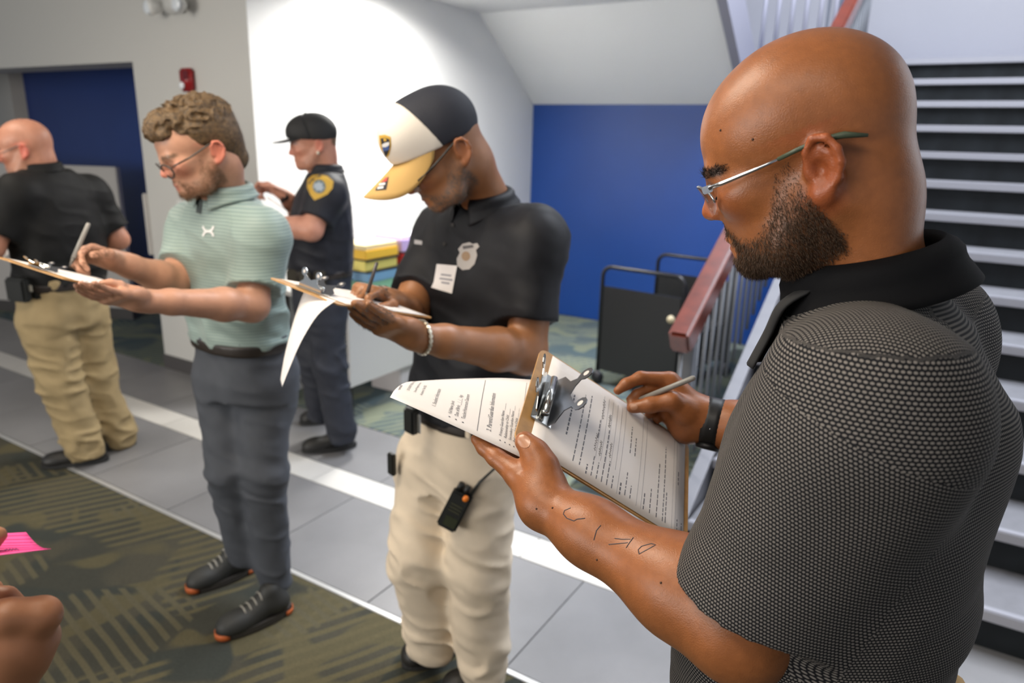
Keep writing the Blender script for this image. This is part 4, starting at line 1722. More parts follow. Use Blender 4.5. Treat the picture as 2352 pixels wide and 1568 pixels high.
# -- body
b = Sdf()
add_head(b, HF, neckF, 0.063)
for q_ in (1, -1):     # nape and throat muscles
    b.cone(HF.w(-.040, q_ * .028, -.060), neckF + lF * q_ * 0.035 - fF * 0.025, 0.028, 0.032, 0.03)
    b.cone(HF.w(-.006, q_ * .058, -.074), neckF + fF * 0.055 + lF * q_ * 0.02 - ZU * 0.03, 0.013, 0.015, 0.03)
b.cone(neckF, lvF[2][0], 0.062, 0.09, 0.02)
b.loft([(c_, a * 0.86, d_ * 0.86) for c_, a, d_ in lvF], lF, fF, 0.04)
for (s_, e_, w_) in ((shL, elL, wrL), (shR, elR, wrR)):
    b.cone(neckF - ZU * 0.12, s_ - ZU * 0.02, 0.04, 0.05, 0.03)
    b.cone(s_, e_, 0.066, 0.055, 0.03)
    m_ = e_ + (w_ - e_) * 0.25
    b.cone(e_, m_, 0.052, 0.052, 0.03)
    b.cone(m_, e_ + (w_ - e_) * 0.72, 0.052, 0.036, 0.03)
    b.cone(e_ + (w_ - e_) * 0.72, w_, 0.037, 0.030, 0.03)
b.ell(elL + nrm(elL - wrL) * 0.012 + nrm(elL - shL) * 0.010, (0.042, 0.042, 0.042), None, 0.03)
# left hand under the clipboard
W_ = wrL
b.cone(W_, at(1192, 1090, 0.948), 0.0265, 0.019, 0.02)
b.cone(W_, at(1250, 1106, 0.932), 0.0255, 0.0245, 0.02)
b.cone(W_, at(1225, 1085, 1.00), 0.023, 0.018, 0.02)
b.chain([at(1252, 1106, 0.930), at(1246, 1070, 0.936), at(1230, 1040, 0.944), at(1206, 1014, 0.9525)], [0.0235, 0.0195, 0.0165, 0.0140], 0.010)
b.chain([at(1190, 1090, 0.950), at(1138, 1050, 0.968), at(1113, 1028, 0.980), at(1094, 1008, 0.988)], [0.0175, 0.0118, 0.0104, 0.0080], 0.006)
b.chain([at(1205, 1078, 0.985), at(1152, 1040, 1.015), at(1125, 1020, 1.03), at(1108, 1010, 1.04)], [0.016, 0.011, 0.010, 0.008], 0.004)
b.chain([at(1220, 1074, 1.010), at(1172, 1038, 1.045), at(1150, 1022, 1.06)], [0.015, 0.0105, 0.0085], 0.004)
b.chain([at(1240, 1078, 1.030), at(1205, 1047, 1.06), at(1190, 1032, 1.07)], [0.014, 0.0095, 0.008], 0.004)
b.cone(at(1196, 1076, 0.925), at(1186, 1066, 0.93), 0.0035, 0.002, 0.006, 's')
# right hand writing
W2 = wrR
b.cone(W2, at(1540, 880, 1.168), 0.029, 0.018, 0.02)
b.cone(W2, at(1575, 985, 1.172), 0.026, 0.019, 0.02)
b.cone(W2, at(1545, 930, 1.188), 0.027, 0.019, 0.02)
b.cone(W2, at(1572, 945, 1.148), 0.026, 0.019, 0.02)
b.cone(at(1572, 985, 1.172), at(1540, 948, 1.182), 0.018, 0.018, 0.02)
b.chain([at(1537, 872, 1.166), at(1471, 867, 1.156), at(1438, 882, 1.151), at(1419, 897, 1.150)], [0.0135, 0.0100, 0.0090, 0.0072], 0.006)
b.chain([at(1537, 897, 1.178), at(1492, 893, 1.167), at(1464, 905, 1.158), at(1448, 917, 1.154)], [0.0130, 0.0098, 0.0088, 0.0072], 0.004)
b.chain([at(1576, 945, 1.146), at(1543, 921, 1.137), at(1492, 930, 1.139), at(1452, 936, 1.146)], [0.0185, 0.0150, 0.0118, 0.0090], 0.008)
b.chain([at(1540, 922, 1.190), at(1502, 932, 1.176), at(1492, 950, 1.168)], [0.0125, 0.0095, 0.0080], 0.004)
b.chain([at(1550, 948, 1.192), at(1516, 955, 1.180), at(1510, 962, 1.172)], [0.0120, 0.0090, 0.0078], 0.004)
bodyF = sdf_obj('body', b, 0.0028, SKIN_F, PF)
BASE_F = (0.31, 0.108, 0.036)
skin_colors(bodyF, BASE_F, HF, beard=((0.045, 0.026, 0.015), 0.62), lips=(0.36, 0.13, 0.085), cap=(0.02, 0.012, 0.008), red=0.10)

M_beard = mat('beard_hair', (0.085, 0.045, 0.022), 0.5, noise=0.5, nscale=300)
strands('beard', bodyF, HF, beard_mask, 17000, 0.0095, M_beard, bodyF.o, 3, 0.00023, comb=(-.25, 0, -1.0), curl=0.5)


def brow_mask(q):
    x, y, z = q[:, 0], q[:, 1], q[:, 2]
    ay = np.abs(y)
    return sstep(.0055, .0025, np.abs(z + .010 - 0.10 * (0.034 - np.abs(ay - .034)))) * sstep(.010, .016, ay) * sstep(.062, .052, ay) * (x > .06)


strands('eyebrow', bodyF, HF, brow_mask, 900, 0.009, mat('eyebrow_hair', (0.015, 0.009, 0.006), 0.5), bodyF.o, 4, 0.00022, comb=(-.8, 0.2, 0.3), curl=0.3)

lashes(HF, bodyF.o, mat('lash', (0.012, 0.008, 0.006), 0.6))
# -- shirt
s = Sdf()
s.loft(lvF, lF, fF, 0.03)
for s_ in (shL, shR):
    s.ell(s_ - ZU * 0.005, (0.084, 0.076, 0.078), np.array([fF, lF, ZU]), 0.06)
    s.cone(neckF - ZU * 0.048 - fF * 0.01, s_ + ZU * 0.000, 0.060, 0.070, 0.06)
s.cone(neckF - ZU * 0.070 - fF * 0.04, lvF[2][0] - fF * 0.05, 0.06, 0.10, 0.06)
s.cone(neckF + nrm(HF.w(-.03, 0, -.08) - neckF) * 0.12, neckF - ZU * 0.02, 0.075, 0.070, 0.01, 's')
axL = nrm(elL - shL)
hemL = at(1752, 1375, 0.745)
tL = ((hemL - shL) @ axL) / np.linalg.norm(elL - shL)
hn = nrm(axL * 0.9 + nrm(at(1610, 1290, .74) - at(1900, 1460, .72)) * -0.18)


def add_sleeve(s_, sh_, el_, t1, r0, r1, k=0.045, hemn=None, cav=0.0):
    """Sleeve as part of the shirt surface, cut open at the hem."""
    ax_ = nrm(el_ - sh_)
    b_ = sh_ + (el_ - sh_) * t1
    c_ = b_ + ax_ * 0.05
    A_, B_ = sh_.astype(np.float32), c_.astype(np.float32)
    ba = B_ - A_
    L2 = np.float32(ba @ ba)
    hn_ = nrm(ax_ if hemn is None else hemn).astype(np.float32)
    bb_ = b_.astype(np.float32)

    def f(p):
        q_ = p - A_
        h_ = np.clip((q_ @ ba) / L2, 0, 1)
        q_ = q_ - h_[..., None] * ba
        rad = np.sqrt(np.einsum('...i,...i', q_, q_))
        d_ = rad - (r0 + (r1 - r0) * h_)
        pl = (p - bb_) @ hn_
        d_ = np.maximum(d_, pl)
        if cav:
            d_ = np.maximum(d_, -np.maximum(rad - (r1 - cav), -0.02 - pl))
        return d_
    return s_._put('u', k, f, (sh_ + b_) / 2, np.linalg.norm(b_ - sh_) / 2 + max(r0, r1))


def split_sleeves(part, parent_mat, arms, name='sleeve'):
    """Cut the sleeve faces of a shirt into parts of their own. arms: [(shoulder, elbow, t_start, radius)]"""
    cen = part.v[part.q].mean(1)
    who = np.zeros(len(cen), int)
    for i, (sh_, el_, r_) in enumerate(arms):
        ax_ = el_ - sh_
        L_ = np.linalg.norm(ax_)
        ax_ = ax_ / L_
        q_ = cen - sh_
        t_ = q_ @ ax_
        rad = np.linalg.norm(q_ - t_[:, None] * ax_, axis=1)
        who[(t_ > 0.004) & (rad < r_) & (t_ < L_)] = i + 1
    out = []
    q0, v0 = part.q, part.v
    for i in range(len(arms) + 1):
        qq = q0[who == i]
        idx, inv = np.unique(qq, return_inverse=True)
        p_ = Part()
        p_.v, p_.q = v0[idx], inv.reshape(qq.shape)
        p_.me = np_mesh('shirt' if i == 0 else name, p_.v, p_.q)
        if i == 0:
            old = part.o.data
            p_.me.materials.append(parent_mat)
            part.o.data = p_.me
            p_.o = part.o
            bpy.data.meshes.remove(old)
        else:
            p_.o = par(link(name, p_.me, parent_mat), part.o)
        out.append(p_)
    return out


add_sleeve(s, shL, elL, tL, 0.080, 0.080, 0.05, hn, 0.012)
add_sleeve(s, shR, elR, 0.72, 0.080, 0.080, 0.05)


def fold_gain(p):
    # stronger creases low at the back and by the armpit
    return 0.35 + 1.2 * sstep(1.35, 1.05, p[..., 2])


s.disp = folds(0.0055, 9.0, 3.1, (0.7, 0.7, 1.5), fold_gain)
s.amp = 0.008
s.plane(V3(0, 0, 0.86), -ZU)
shirtF0 = sdf_obj('shirt', s, 0.0042, M_dot, PF)
shirtF, slL, slR = split_sleeves(shirtF0, M_dot, [(shL, elL, 0.105), (shR, elR, 0.105)])
q = shirtF.v - BF
up_ = normals(shirtF)[:, 2] > 0.74
set_uv(shirtF.me, np.stack([np.where(up_, q @ fF, np.arctan2(q @ lF, -(q @ fF)) * 0.19), np.where(up_, q @ lF, shirtF.v[:, 2])], 1))
for (p_, sh_, el_) in ((slL, shL, elL), (slR, shR, elR)):
    ax_ = nrm(el_ - sh_)
    e1 = nrm(np.cross(ax_, CC - sh_))
    e2 = np.cross(ax_, e1)
    if ((CC - sh_) @ e2) < 0:
        e2 = -e2
    qq = p_.v - sh_
    set_uv(p_.me, np.stack([np.arctan2(qq @ e1, qq @ e2) * 0.082, qq @ ax_], 1))
cax = nrm(HF.w(-.03, 0, -.06) - neckF + ZU * 0.10 + fF * 0.045)
colF = collar('collar', at(1985, 568, 0.785), cax, fF, 0.074, 0.03, 0.100, 0.050, M_blackrib, shirtF.o, tip=0.026, open_=0.42, rlat=0.072, thick=0.004, seg=72)
# placket standing open under the chin
pk = MB()
pa = at(1830, 690, 0.78)
for i, (px, py, dd_) in enumerate(((1868, 655, .80), (1800, 692, .79), (1770, 740, .80), (1730, 815, .81))):
    pass
pk.grid(lambda u, v: lin([at(1872, 662, .765), at(1812, 700, .775), at(1778, 765, .80), at(1738, 838, .815)], u) + lF * (0.035 * (v - 0.5)) + fF * (0.010 * math.sin(math.pi * v)), 14, 5)
pk.build('placket', M_blackcloth, shirtF.o, True, thick=0.003)

# -- watch on the writing wrist
wa = empty('wristwatch', at(1625, 972, 1.17), 'black wristwatch on the writing wrist of the bald man in front', 'watch')
wax = nrm(elR - wrR)
wc = wrR + wax * 0.018
e1 = nrm(np.cross(wax, ZU))
e2 = np.cross(wax, e1)
M_strap = mat('watch_strap', (0.010, 0.010, 0.011), 0.45)
MB().grid(lambda u, v: wc + wax * (0.028 * (v - 0.5)) + (e1 * math.cos(2 * math.pi * u) * 0.0375 + e2 * math.sin(2 * math.pi * u) * 0.0375), 32, 4, True).build('strap', M_strap, wa, True, thick=0.004)
tc_ = nrm((CC - wc) - wax * ((CC - wc) @ wax))
dn = nrm(tc_ * 0.35 + ZU * -0.8 - wax * 0.1)
dn = nrm(dn - wax * (dn @ wax))
MB().tube([wc + dn * 0.036, wc + dn * 0.045], 0.019, 20).build('case', M_strap, wa, True)
MB().sphere(wc + tc_ * 0.0395 + ZU * -0.012, 0.0028).build('stud', mat('stud_steel', (0.7, 0.7, 0.7), 0.2, 1.0), wa, True)

# -- glasses
gl = empty('glasses', HF.w(.107, .07, -.028), 'silver half rim glasses with green temple tips on the bald man in front', 'glasses')
M_gl = mat('glasses_silver', (0.62, 0.62, 0.64), 0.22, 1.0)
M_gtip = mat('glasses_tip_green', (0.055, 0.075, 0.045), 0.45)
M_lens = mat('lens_glass', (1, 1, 1), 0.02, trans=1.0, alpha=0.25, spec=0.6)
for q_ in (1, -1):
    tp = [HF.w(.0960, q_ * .0735, -.0215), HF.w(.080, q_ * .0775, -.0212), HF.w(.045, q_ * .0800, -.0200), HF.w(.022, q_ * .0810, -.0185)]
    tm_ = MB().tube(tp, [0.0024, 0.0026, 0.0020, 0.0017], 8).build('temple', M_gl, gl, True)
    tq = [HF.w(.024, q_ * .0810, -.0186), HF.w(.004, q_ * .0835, -.0165), HF.w(-.018, q_ * .0830, -.0155), HF.w(-.036, q_ * .0815, -.0190), HF.w(-.054, q_ * .0790, -.0270)]
    MB().tube(tq, [0.0021, 0.0024, 0.0026, 0.0034, 0.0016], 10).build('temple_tip', M_gtip, tm_, True)
    MB().box(HF.w(.0985, q_ * .0715, -.0220), (0.011, 0.005, 0.008), R=HF.R, bev=0.001).build('hinge', M_gl, gl)

    def rim(a):
        y = .0355 + .0285 * math.cos(a)
        z = -.0345 + .0175 * math.sin(a)
        x = .1200 - 0.019 * ((y - .010) / .05) ** 2 + 0.12 * (z + .0345)
        return HF.w(x, q_ * y, z)
    MB().tube([rim(math.radians(a)) for a in range(-10, 195, 12)], 0.0016, 8).build('rim', M_gl, gl, True)
    MB().grid(lambda u, v: rim(2 * math.pi * u) * v + rim(math.pi / 2) * (1 - v) * 0.5 + rim(-math.pi / 2) * (1 - v) * 0.5, 28, 5, True).build('lens', M_lens, gl, True, thick=0.0012)
br_ = [HF.w(.1205, y, -.0270 + 0.004 * (1 - (y / .009) ** 2)) for y in (-.009, -.005, 0, .005, .009)]
MB().tube(br_, 0.0016, 8).build('bridge', M_gl, gl, True)
# small tick mark on the temple
sw_ = MB()
k0 = HF.w(.0930, .0772, -.0216)
fx_, ux_ = HF.R[0], HF.R[2]
sw_.poly([k0 + fx_ * u * .001 + ux_ * v * .001 for u, v in ((3.2, .9), (1.2, -.6), (-.2, -1.0), (-3.8, 1.4), (-.3, -.2), (1.0, .1))], [[0, 1, 2, 3, 4, 5]])
sw_.build('tick_mark', M_blackcloth, gl)

# -- tattoo lines on the forearm, mole dots
tree = bvh(bodyF)
M_tat = mat('tattoo_ink', (0.05, 0.045, 0.055), 0.55)


def skinline(pts, r, name, m):
    out = []
    for i in range(len(pts) - 1):
        n_ = max(2, int(math.hypot(pts[i + 1][0] - pts[i][0], pts[i + 1][1] - pts[i][1]) / 5))
        for k in range(n_):
            f = k / n_
            out.append((pts[i][0] + (pts[i + 1][0] - pts[i][0]) * f, pts[i][1] + (pts[i + 1][1] - pts[i][1]) * f))
    out.append(pts[-1])
    P_ = []
    for (x, y) in out:
        d_ = ray(x, y)
        h = tree.ray_cast(Vector(CC), Vector(nrm(d_)), 2)
        if h[0] is not None and (not P_ or np.linalg.norm(np.array(h[0]) - P_[-1]) < 0.03):
            P_.append(np.array(h[0]))
    if len(P_) > 1:
        MB().tube(P_, r, 5).build(name, m, bodyF.o)


for pl in ([(1311, 1166), (1297, 1172), (1294, 1180), (1302, 1190), (1318, 1196), (1326, 1192), (1344, 1190)], [(1380, 1206), (1370, 1218), (1364, 1240)], [(1412, 1236), (1428, 1238), (1448, 1238)], [(1398, 1250), (1420, 1248), (1442, 1246)], [(1455, 1234), (1446, 1246), (1438, 1258)], [(1468, 1272), (1466, 1262), (1474, 1254), (1496, 1248), (1506, 1251), (1490, 1260), (1468, 1272)]):
    skinline(pl, 0.0006, 'tattoo_line', M_tat)
M_mole = mat('mole', (0.06, 0.025, 0.012), 0.6)
for (x, y) in ((1232, 1168), (1269, 1166), (1371, 1285), (1518, 1338), (1655, 299), (1729, 320)):
    h = tree.ray_cast(Vector(CC), Vector(nrm(ray(x, y))), 2)
    if h[0] is not None:
        MB().sphere(h[0], 0.0013, 8).build('mole', M_mole, bodyF.o, True)
# thumb nail
h = tree.ray_cast(Vector(CC), Vector(nrm(ray(1203, 1013))), 2)
if h[0] is not None:
    M_nail = mat('nail', (0.44, 0.22, 0.13), 0.25)
    dn_ = nrm(at(1198, 1004, .95) - at(1226, 1036, .944))
    decal('thumb_nail', tree, np.array(h[0]), np.cross(dn_, -nrm(ray(1203, 1013))), dn_, [(0.0078 * math.cos(a), 0.0094 * math.sin(a)) for a in np.linspace(0, 2 * math.pi, 16, endpoint=False)], M_nail, bodyF.o, 0.0006, 0.003, raydir=nrm(ray(1203, 1013)))
    h2 = tree.ray_cast(Vector(CC), Vector(nrm(ray(1456, 935))), 2)
    if h2[0] is not None:
        dn_ = nrm(at(1450, 936, 1.14) - at(1492, 930, 1.14))
        decal('thumb_nail', tree, np.array(h2[0]), np.cross(dn_, -nrm(ray(1456, 935))), dn_, [(0.0046 * math.cos(a), 0.006 * math.sin(a)) for a in np.linspace(0, 2 * math.pi, 16, endpoint=False)], M_nail, bodyF.o, 0.0006, 0.003, raydir=nrm(ray(1456, 935)))

# -- trousers and shoes below the frame
pv = lvF[-1][0] if lvF[-1][0][2] < lvF[0][0][2] else lvF[0][0]
t = Sdf()
t.loft([(V3(pv[0], pv[1], 0.80), 0.185, 0.15), (V3(pv[0], pv[1], 1.0), 0.195, 0.17)], lF, fF)
for q_ in (1, -1):
    hp_ = V3(pv[0], pv[1], 0.84) + lF * q_ * 0.095
    kn_ = V3(pv[0], pv[1], 0.48) + lF * q_ * 0.11 + fF * 0.02
    an_ = V3(pv[0], pv[1], 0.09) + lF * q_ * 0.12
    t.cone(hp_, kn_, 0.105, 0.080, 0.04)
    t.cone(kn_, an_, 0.080, 0.070, 0.04)
    t.cutoff(an_ - ZU * 0.03, -ZU, an_ - ZU * 0.10, 0.09)
t.disp = folds(0.006, 8.0, 2.0, (1, 1, .6))
t.amp = 0.009
tro = sdf_obj('trousers', t, 0.010, M_khakiF, PF)
M_shoeb = mat('shoe_black', (0.014, 0.013, 0.012), 0.5)
M_soleb = mat('sole_black', (0.02, 0.02, 0.02), 0.7)
for q_ in (1, -1):
    an_ = V3(pv[0], pv[1], 0) + lF * q_ * 0.12
    shoe(PF, an_ - fF * 0.07, an_ + fF * 0.20, M_shoeb, M_soleb, h=0.008, lace=False)
# ------------------------------------------------------------------ the four men further away
M_belt = mat('belt_leather', (0.022, 0.016, 0.013), 0.45)
M_steel = mat('buckle_steel', (0.6, 0.6, 0.58), 0.3, 1.0)


def standing(sp):
    B = sp['B']
    J = {k: bp(B, *v) for k, v in sp['J'].items()}
    f, l, _ = frame_at(B, sp['theta'])
    root = empty('person', (B[0], B[1], 0), sp['label'], 'person')
    hf_, hl_, hu_ = frame_at(B, *sp['head'][2])
    H = Head(bp(B, *sp['head'][0]), hf_, hl_, hu_, sp['head'][1])
    lv = [(bp(B, x, y, w_), a, d_) for (x, y, w_, a, d_) in sp['torso']]
    R_ = Part()
    R_.root, R_.H, R_.J, R_.lv, R_.f, R_.l, R_.B = root, H, J, lv, f, l, B
    hb = sp.get('hb', 0.0045)
    # body
    b_ = Sdf()
    add_head(b_, H, J['neck'], sp.get('nr', 0.062), fine=False, nose=sp.get('nose', 1.0), chin=sp.get('chin', 0.0))
    b_.loft([(c_, a * .82, d_ * .82) for c_, a, d_ in lv], l, f, 0.04)
    b_.cone(J['neck'], lv[2][0], 0.055, 0.08, 0.02)
    ar = sp.get('arm', 1.0)
    for q in 'LR':
        b_.cone(J['neck'] - ZU * 0.11, J['sh' + q] - ZU * 0.02, 0.035, 0.045, 0.03)
        arm(b_, J['sh' + q], J['el' + q], J['wr' + q], ar)
        b_.cone(J['hip' + q], J['kn' + q], 0.070, 0.052, 0.03)
        b_.cone(J['kn' + q], J['an' + q], 0.050, 0.036, 0.03)
    if 'hands' in sp:
        sp['hands'](b_, J, R_)
    R_.body = sdf_obj('body', b_, hb, sp['skin'], root)
    # shirt
    hs = sp.get('hs', 0.006)
    s_ = Sdf()
    s_.loft(lv, l, f, 0.03)
    for q in 'LR':
        s_.ell(J['sh' + q] - ZU * 0.022, (0.072, 0.066, 0.070), np.array([f, l, ZU]), 0.06)
        s_.cone(J['neck'] - ZU * 0.066, J['sh' + q] - ZU * 0.008, 0.052, 0.060, 0.07)
    s_.cone(J['neck'] + nrm(H.w(-.03, 0, -.08) - J['neck']) * 0.10, J['neck'] - ZU * 0.012, 0.068, 0.060, 0.012, 's')
    for q in 'LR':
        add_sleeve(s_, J['sh' + q] - ZU * 0.012, J['el' + q], sp['sl' + q], 0.066 * sp.get('sw', 1), 0.073 * sp.get('sw', 1), 0.05)
    zw = sp['hem']
    s_.disp = creases(sp.get('fold', 0.007), sp.get('seed', 0.0), lambda p: 0.30 + 0.6 * np.exp(-((p[..., 2] - zw - 0.06) / 0.10) ** 2))
    s_.amp = 0.012
    s_.plane(V3(0, 0, sp['hem']), -ZU)
    sh0 = sdf_obj('shirt', s_, hs, sp['shirt'], root)
    R_.shirtall = Part()
    R_.shirtall.v, R_.shirtall.q = sh0.v, sh0.q
    R_.shirt, R_.slL, R_.slR = split_sleeves(sh0, sp['shirt'], [(J['shL'], J['elL'], 0.105), (J['shR'], J['elR'], 0.105)])
    # trousers
    t_ = Sdf()
    hl2 = [(c_, a, d_) for c_, a, d_ in lv if c_[2] < sp['hem'] + 0.10]
    lo_ = min(lv, key=lambda t: t[0][2])
    hips = [(lo_[0] - ZU * 0.06, lo_[1] * .92, lo_[2] * .92)] + [(c_, a * .965, d_ * .965) for c_, a, d_ in hl2]
    t_.loft(hips, l, f, 0.04)
    lr = sp.get('leg', (0.100, 0.078, 0.066))
    for q in 'LR':
        t_.cone(J['hip' + q], J['kn' + q], lr[0], lr[1], 0.035)
        t_.cone(J['kn' + q], J['an' + q], lr[1], lr[2], 0.035)
        t_.cone(J['hip' + q] - f * 0.035 + ZU * 0.02, J['hip' + q] - f * 0.03 - ZU * 0.10, 0.085, 0.07, 0.05)
        t_.cutoff(J['an' + q] - ZU * 0.035, -ZU, J['an' + q] - ZU * 0.115, 0.09)

    def tg(p):
        kz = np.exp(-((p[..., 2] - 0.50) / 0.14) ** 2) + 1.3 * np.exp(-((p[..., 2] - 0.12) / 0.10) ** 2)
        return 0.25 + 0.55 * kz
    t_.disp = creases(sp.get('tfold', 0.010), sp.get('seed', 0.0) + 9, tg)
    t_.amp = 0.020
    t_.plane(V3(0, 0, sp['hem'] + 0.03), ZU)
    R_.tro = sdf_obj('trousers', t_, hs, sp['trousers'], root)
    # belt, collar
    R_.belt = band('belt', [(c_, a, d_) for c_, a, d_ in lv], l, f, sp['hem'] - 0.022, sp['hem'] + 0.016, sp.get('beltg', 0.002), M_belt, root, 0.006)
    c0 = J['neck'] + nrm(H.w(-.03, 0, -.06) - J['neck']) * sp.get('cup', 0.046)
    cax_ = nrm(nrm(H.w(-.03, 0, -.06) - J['neck']) * 0.6 + ZU)
    R_.col = collar('collar', c0, cax_, f, 0.068, 0.03, 0.092, 0.040, sp.get('collar', sp['shirt']), R_.shirt.o, tip=0.03, open_=0.35, rlat=0.066, thick=0.004)
    for q in 'LR':
        hp_, tp_ = sp['shoe' + q]
        shoe(root, flr(*hp_), flr(*tp_), sp['shoe_m'][0], sp['shoe_m'][1], z0=0.006, lace=sp['shoe_m'][2])
    return R_


def simple_mat(name, col, **kw):
    return mat(name, col, **kw)


# ---- man in the two-tone cap
skC = mat('skin_brown', (0.2, 0.1, 0.05), 0.42, attr=True, noise=0.05, nscale=60, sss=0.08, bump=0.1, bscale=700, bdist=0.0006)
M_navyp = mat('black_navy_polo', (0.0075, 0.008, 0.011), 0.6, noise=0.2, nscale=30, bump=0.15, bscale=900, sheen=0.02, spec=0.3)
M_tan = mat('stone_trousers', (0.66, 0.555, 0.425), 0.8, noise=0.06, nscale=12, bump=0.15, bscale=700)
BC = flr(1052, 1535)
# clipboard geometry first: hands follow it
cE1, cE2, cR = bp(BC, 642, 640, 0.40), bp(BC, 775, 698, 0.57), bp(BC, 985, 728, 0.36)


def hands_cap(b_, J, R_):
    d_ = bp(BC, 838, 728, 0.52) - J['wrL']
    add_hand(b_, J['wrL'], d_, nrm(CC - J['wrL']) * 0.55 - ZU * 0.85, ZU * 0.7 + nrm(CC - J['wrL']) * 0.35, [(2, 6, 4), (3, 8, 5), (4, 10, 6), (5, 10, 6)],
             thumb=[J['wrL'] + nrm(d_) * 0.03 + ZU * 0.022, bp(BC, 870, 715, .50), bp(BC, 845, 700, .52), bp(BC, 815, 697, .535)])
    d2 = bp(BC, 815, 668, 0.40) - J['wrR']
    add_hand(b_, J['wrR'], d2 + ZU * 0.02, ZU * 0.75 + nrm(CC - J['wrR']) * 0.3 - R_.l * 0.1, nrm(CC - J['wrR']) * 0.8 - ZU * 0.3, [(35, 55, 30), (48, 60, 35), (60, 65, 40), (68, 70, 40)])


capman = standing(dict(
    B=BC, theta=50, label='man in a white and tan cap and black polo writing on a clipboard', skin=skC, shirt=M_navyp, trousers=M_tan, collar=M_navyp,
    head=((1006, 318, 0.12), 1.10, (73, 39)), nr=0.064,
    torso=[(1128, 470, 0, .10, .09), (1125, 505, 0, .175, .105), (1118, 560, 0, .205, .125), (1108, 640, 0, .212, .135), (1092, 760, 0, .200, .132), (1072, 890, 0, .190, .128), (1060, 975, 0, .186, .128), (1052, 1060, 0, .190, .134)],
    J=dict(neck=(1122, 470, 0.02), shL=(1232, 540, .15), shR=(1020, 525, -.15), elL=(1208, 812, .22), elR=(935, 730, .06), wrL=(950, 772, .42), wrR=(885, 690, .28),
           hipL=(1105, 1075, .06), hipR=(990, 1065, -.06), knL=(1100, 1305, .12), knR=(965, 1280, .05), anL=(1110, 1525, .10), anR=(995, 1470, .02)),
    hands=hands_cap, hem=0.905, slL=0.70, slR=0.72, sw=1.08, arm=1.12, fold=0.010, seed=2.0, leg=(0.108, 0.088, 0.082), tfold=0.013, 
    shoeL=((1150, 1565), (1020, 1605)), shoeR=((1045, 1500), (925, 1532)), shoe_m=(M_shoeb, M_soleb, False)))
lashes(capman.H, capman.body.o, mat('lash', (0.012, 0.008, 0.006), 0.6))
skin_colors(capman.body, (0.33, 0.142, 0.060), capman.H, beard=((0.075, 0.068, 0.062), 0.75), lips=(0.22, 0.09, 0.07), red=0.05)
strands('beard', capman.body, capman.H, beard_mask, 2500, 0.010, mat('grey_beard', (0.12, 0.11, 0.10), 0.6, noise=0.6, nscale=200), capman.body.o, 5, 0.0004, comb=(-.2, 0, -1), curl=.4)

# ---- man in the green striped polo
skG = mat('skin_fair', (0.5, 0.27, 0.18), 0.45, attr=True, noise=0.05, nscale=60, sss=0.10)


def stripe_mat():
    m = bpy.data.materials.new('sage_striped_polo')
    m.use_nodes = True
    nt = m.node_tree
    N, L = nt.nodes, nt.links
    b_ = N['Principled BSDF']
    b_.inputs['Roughness'].default_value = 0.55
    b_.inputs['Sheen Weight'].default_value = 0.2
    tc = N.new('ShaderNodeTexCoord')
    wv = N.new('ShaderNodeTexWave')
    wv.bands_direction = 'Z'
    wv.inputs['Scale'].default_value = 32
    wv.inputs['Distortion'].default_value = 0.4
    L.new(tc.outputs['Object'], wv.inputs['Vector'])
    mr = N.new('ShaderNodeMapRange')
    mr.inputs[1].default_value, mr.inputs[2].default_value = 0.45, 0.7
    L.new(wv.outputs['Fac'], mr.inputs[0])
    mx = N.new('ShaderNodeMix')
    mx.data_type = 'RGBA'
    mx.inputs[6].default_value = (0.195, 0.275, 0.255, 1)
    mx.inputs[7].default_value = (0.290, 0.365, 0.330, 1)
    L.new(mr.outputs[0], mx.inputs[0])
    L.new(mx.outputs[2], b_.inputs['Base Color'])
    return m


M_sage = stripe_mat()
M_slate = mat('slate_trousers', (0.060, 0.066, 0.080), 0.75, noise=0.08, nscale=20)
M_sneak = mat('sneaker_black', (0.018, 0.018, 0.016), 0.6)
M_sneaks = mat('sneaker_sole', (0.03, 0.026, 0.022), 0.6)
M_lace = mat('lace_grey', (0.30, 0.28, 0.24), 0.7)
BG = flr(560, 1395)
gE1, gE2, gR = bp(BG, 24, 597, 0.42), bp(BG, 150, 640, 0.57), bp(BG, 330, 676, 0.40)


def hands_green(b_, J, R_):
    d_ = bp(BG, 235, 676, 0.50) - J['wrL']
    add_hand(b_, J['wrL'], d_, nrm(CC - J['wrL']) * 0.45 - ZU * 0.9, ZU * 0.7 + nrm(CC - J['wrL']) * 0.45, [(2, 6, 4), (3, 8, 5), (4, 10, 6), (5, 10, 6)],
             thumb=[J['wrL'] + nrm(d_) * 0.03 + ZU * 0.022, bp(BG, 275, 655, .47), bp(BG, 255, 650, .48), bp(BG, 235, 650, .49)])
    d2 = bp(BG, 185, 575, 0.22) - J['wrR']
    add_hand(b_, J['wrR'], d2, ZU * 0.7 + nrm(R_.l) * -0.4 + nrm(CC - J['wrR']) * 0.1, nrm(CC - J['wrR']) * 0.8 + ZU * 0.3, [(40, 60, 35), (52, 65, 40), (62, 70, 40), (70, 70, 40)])


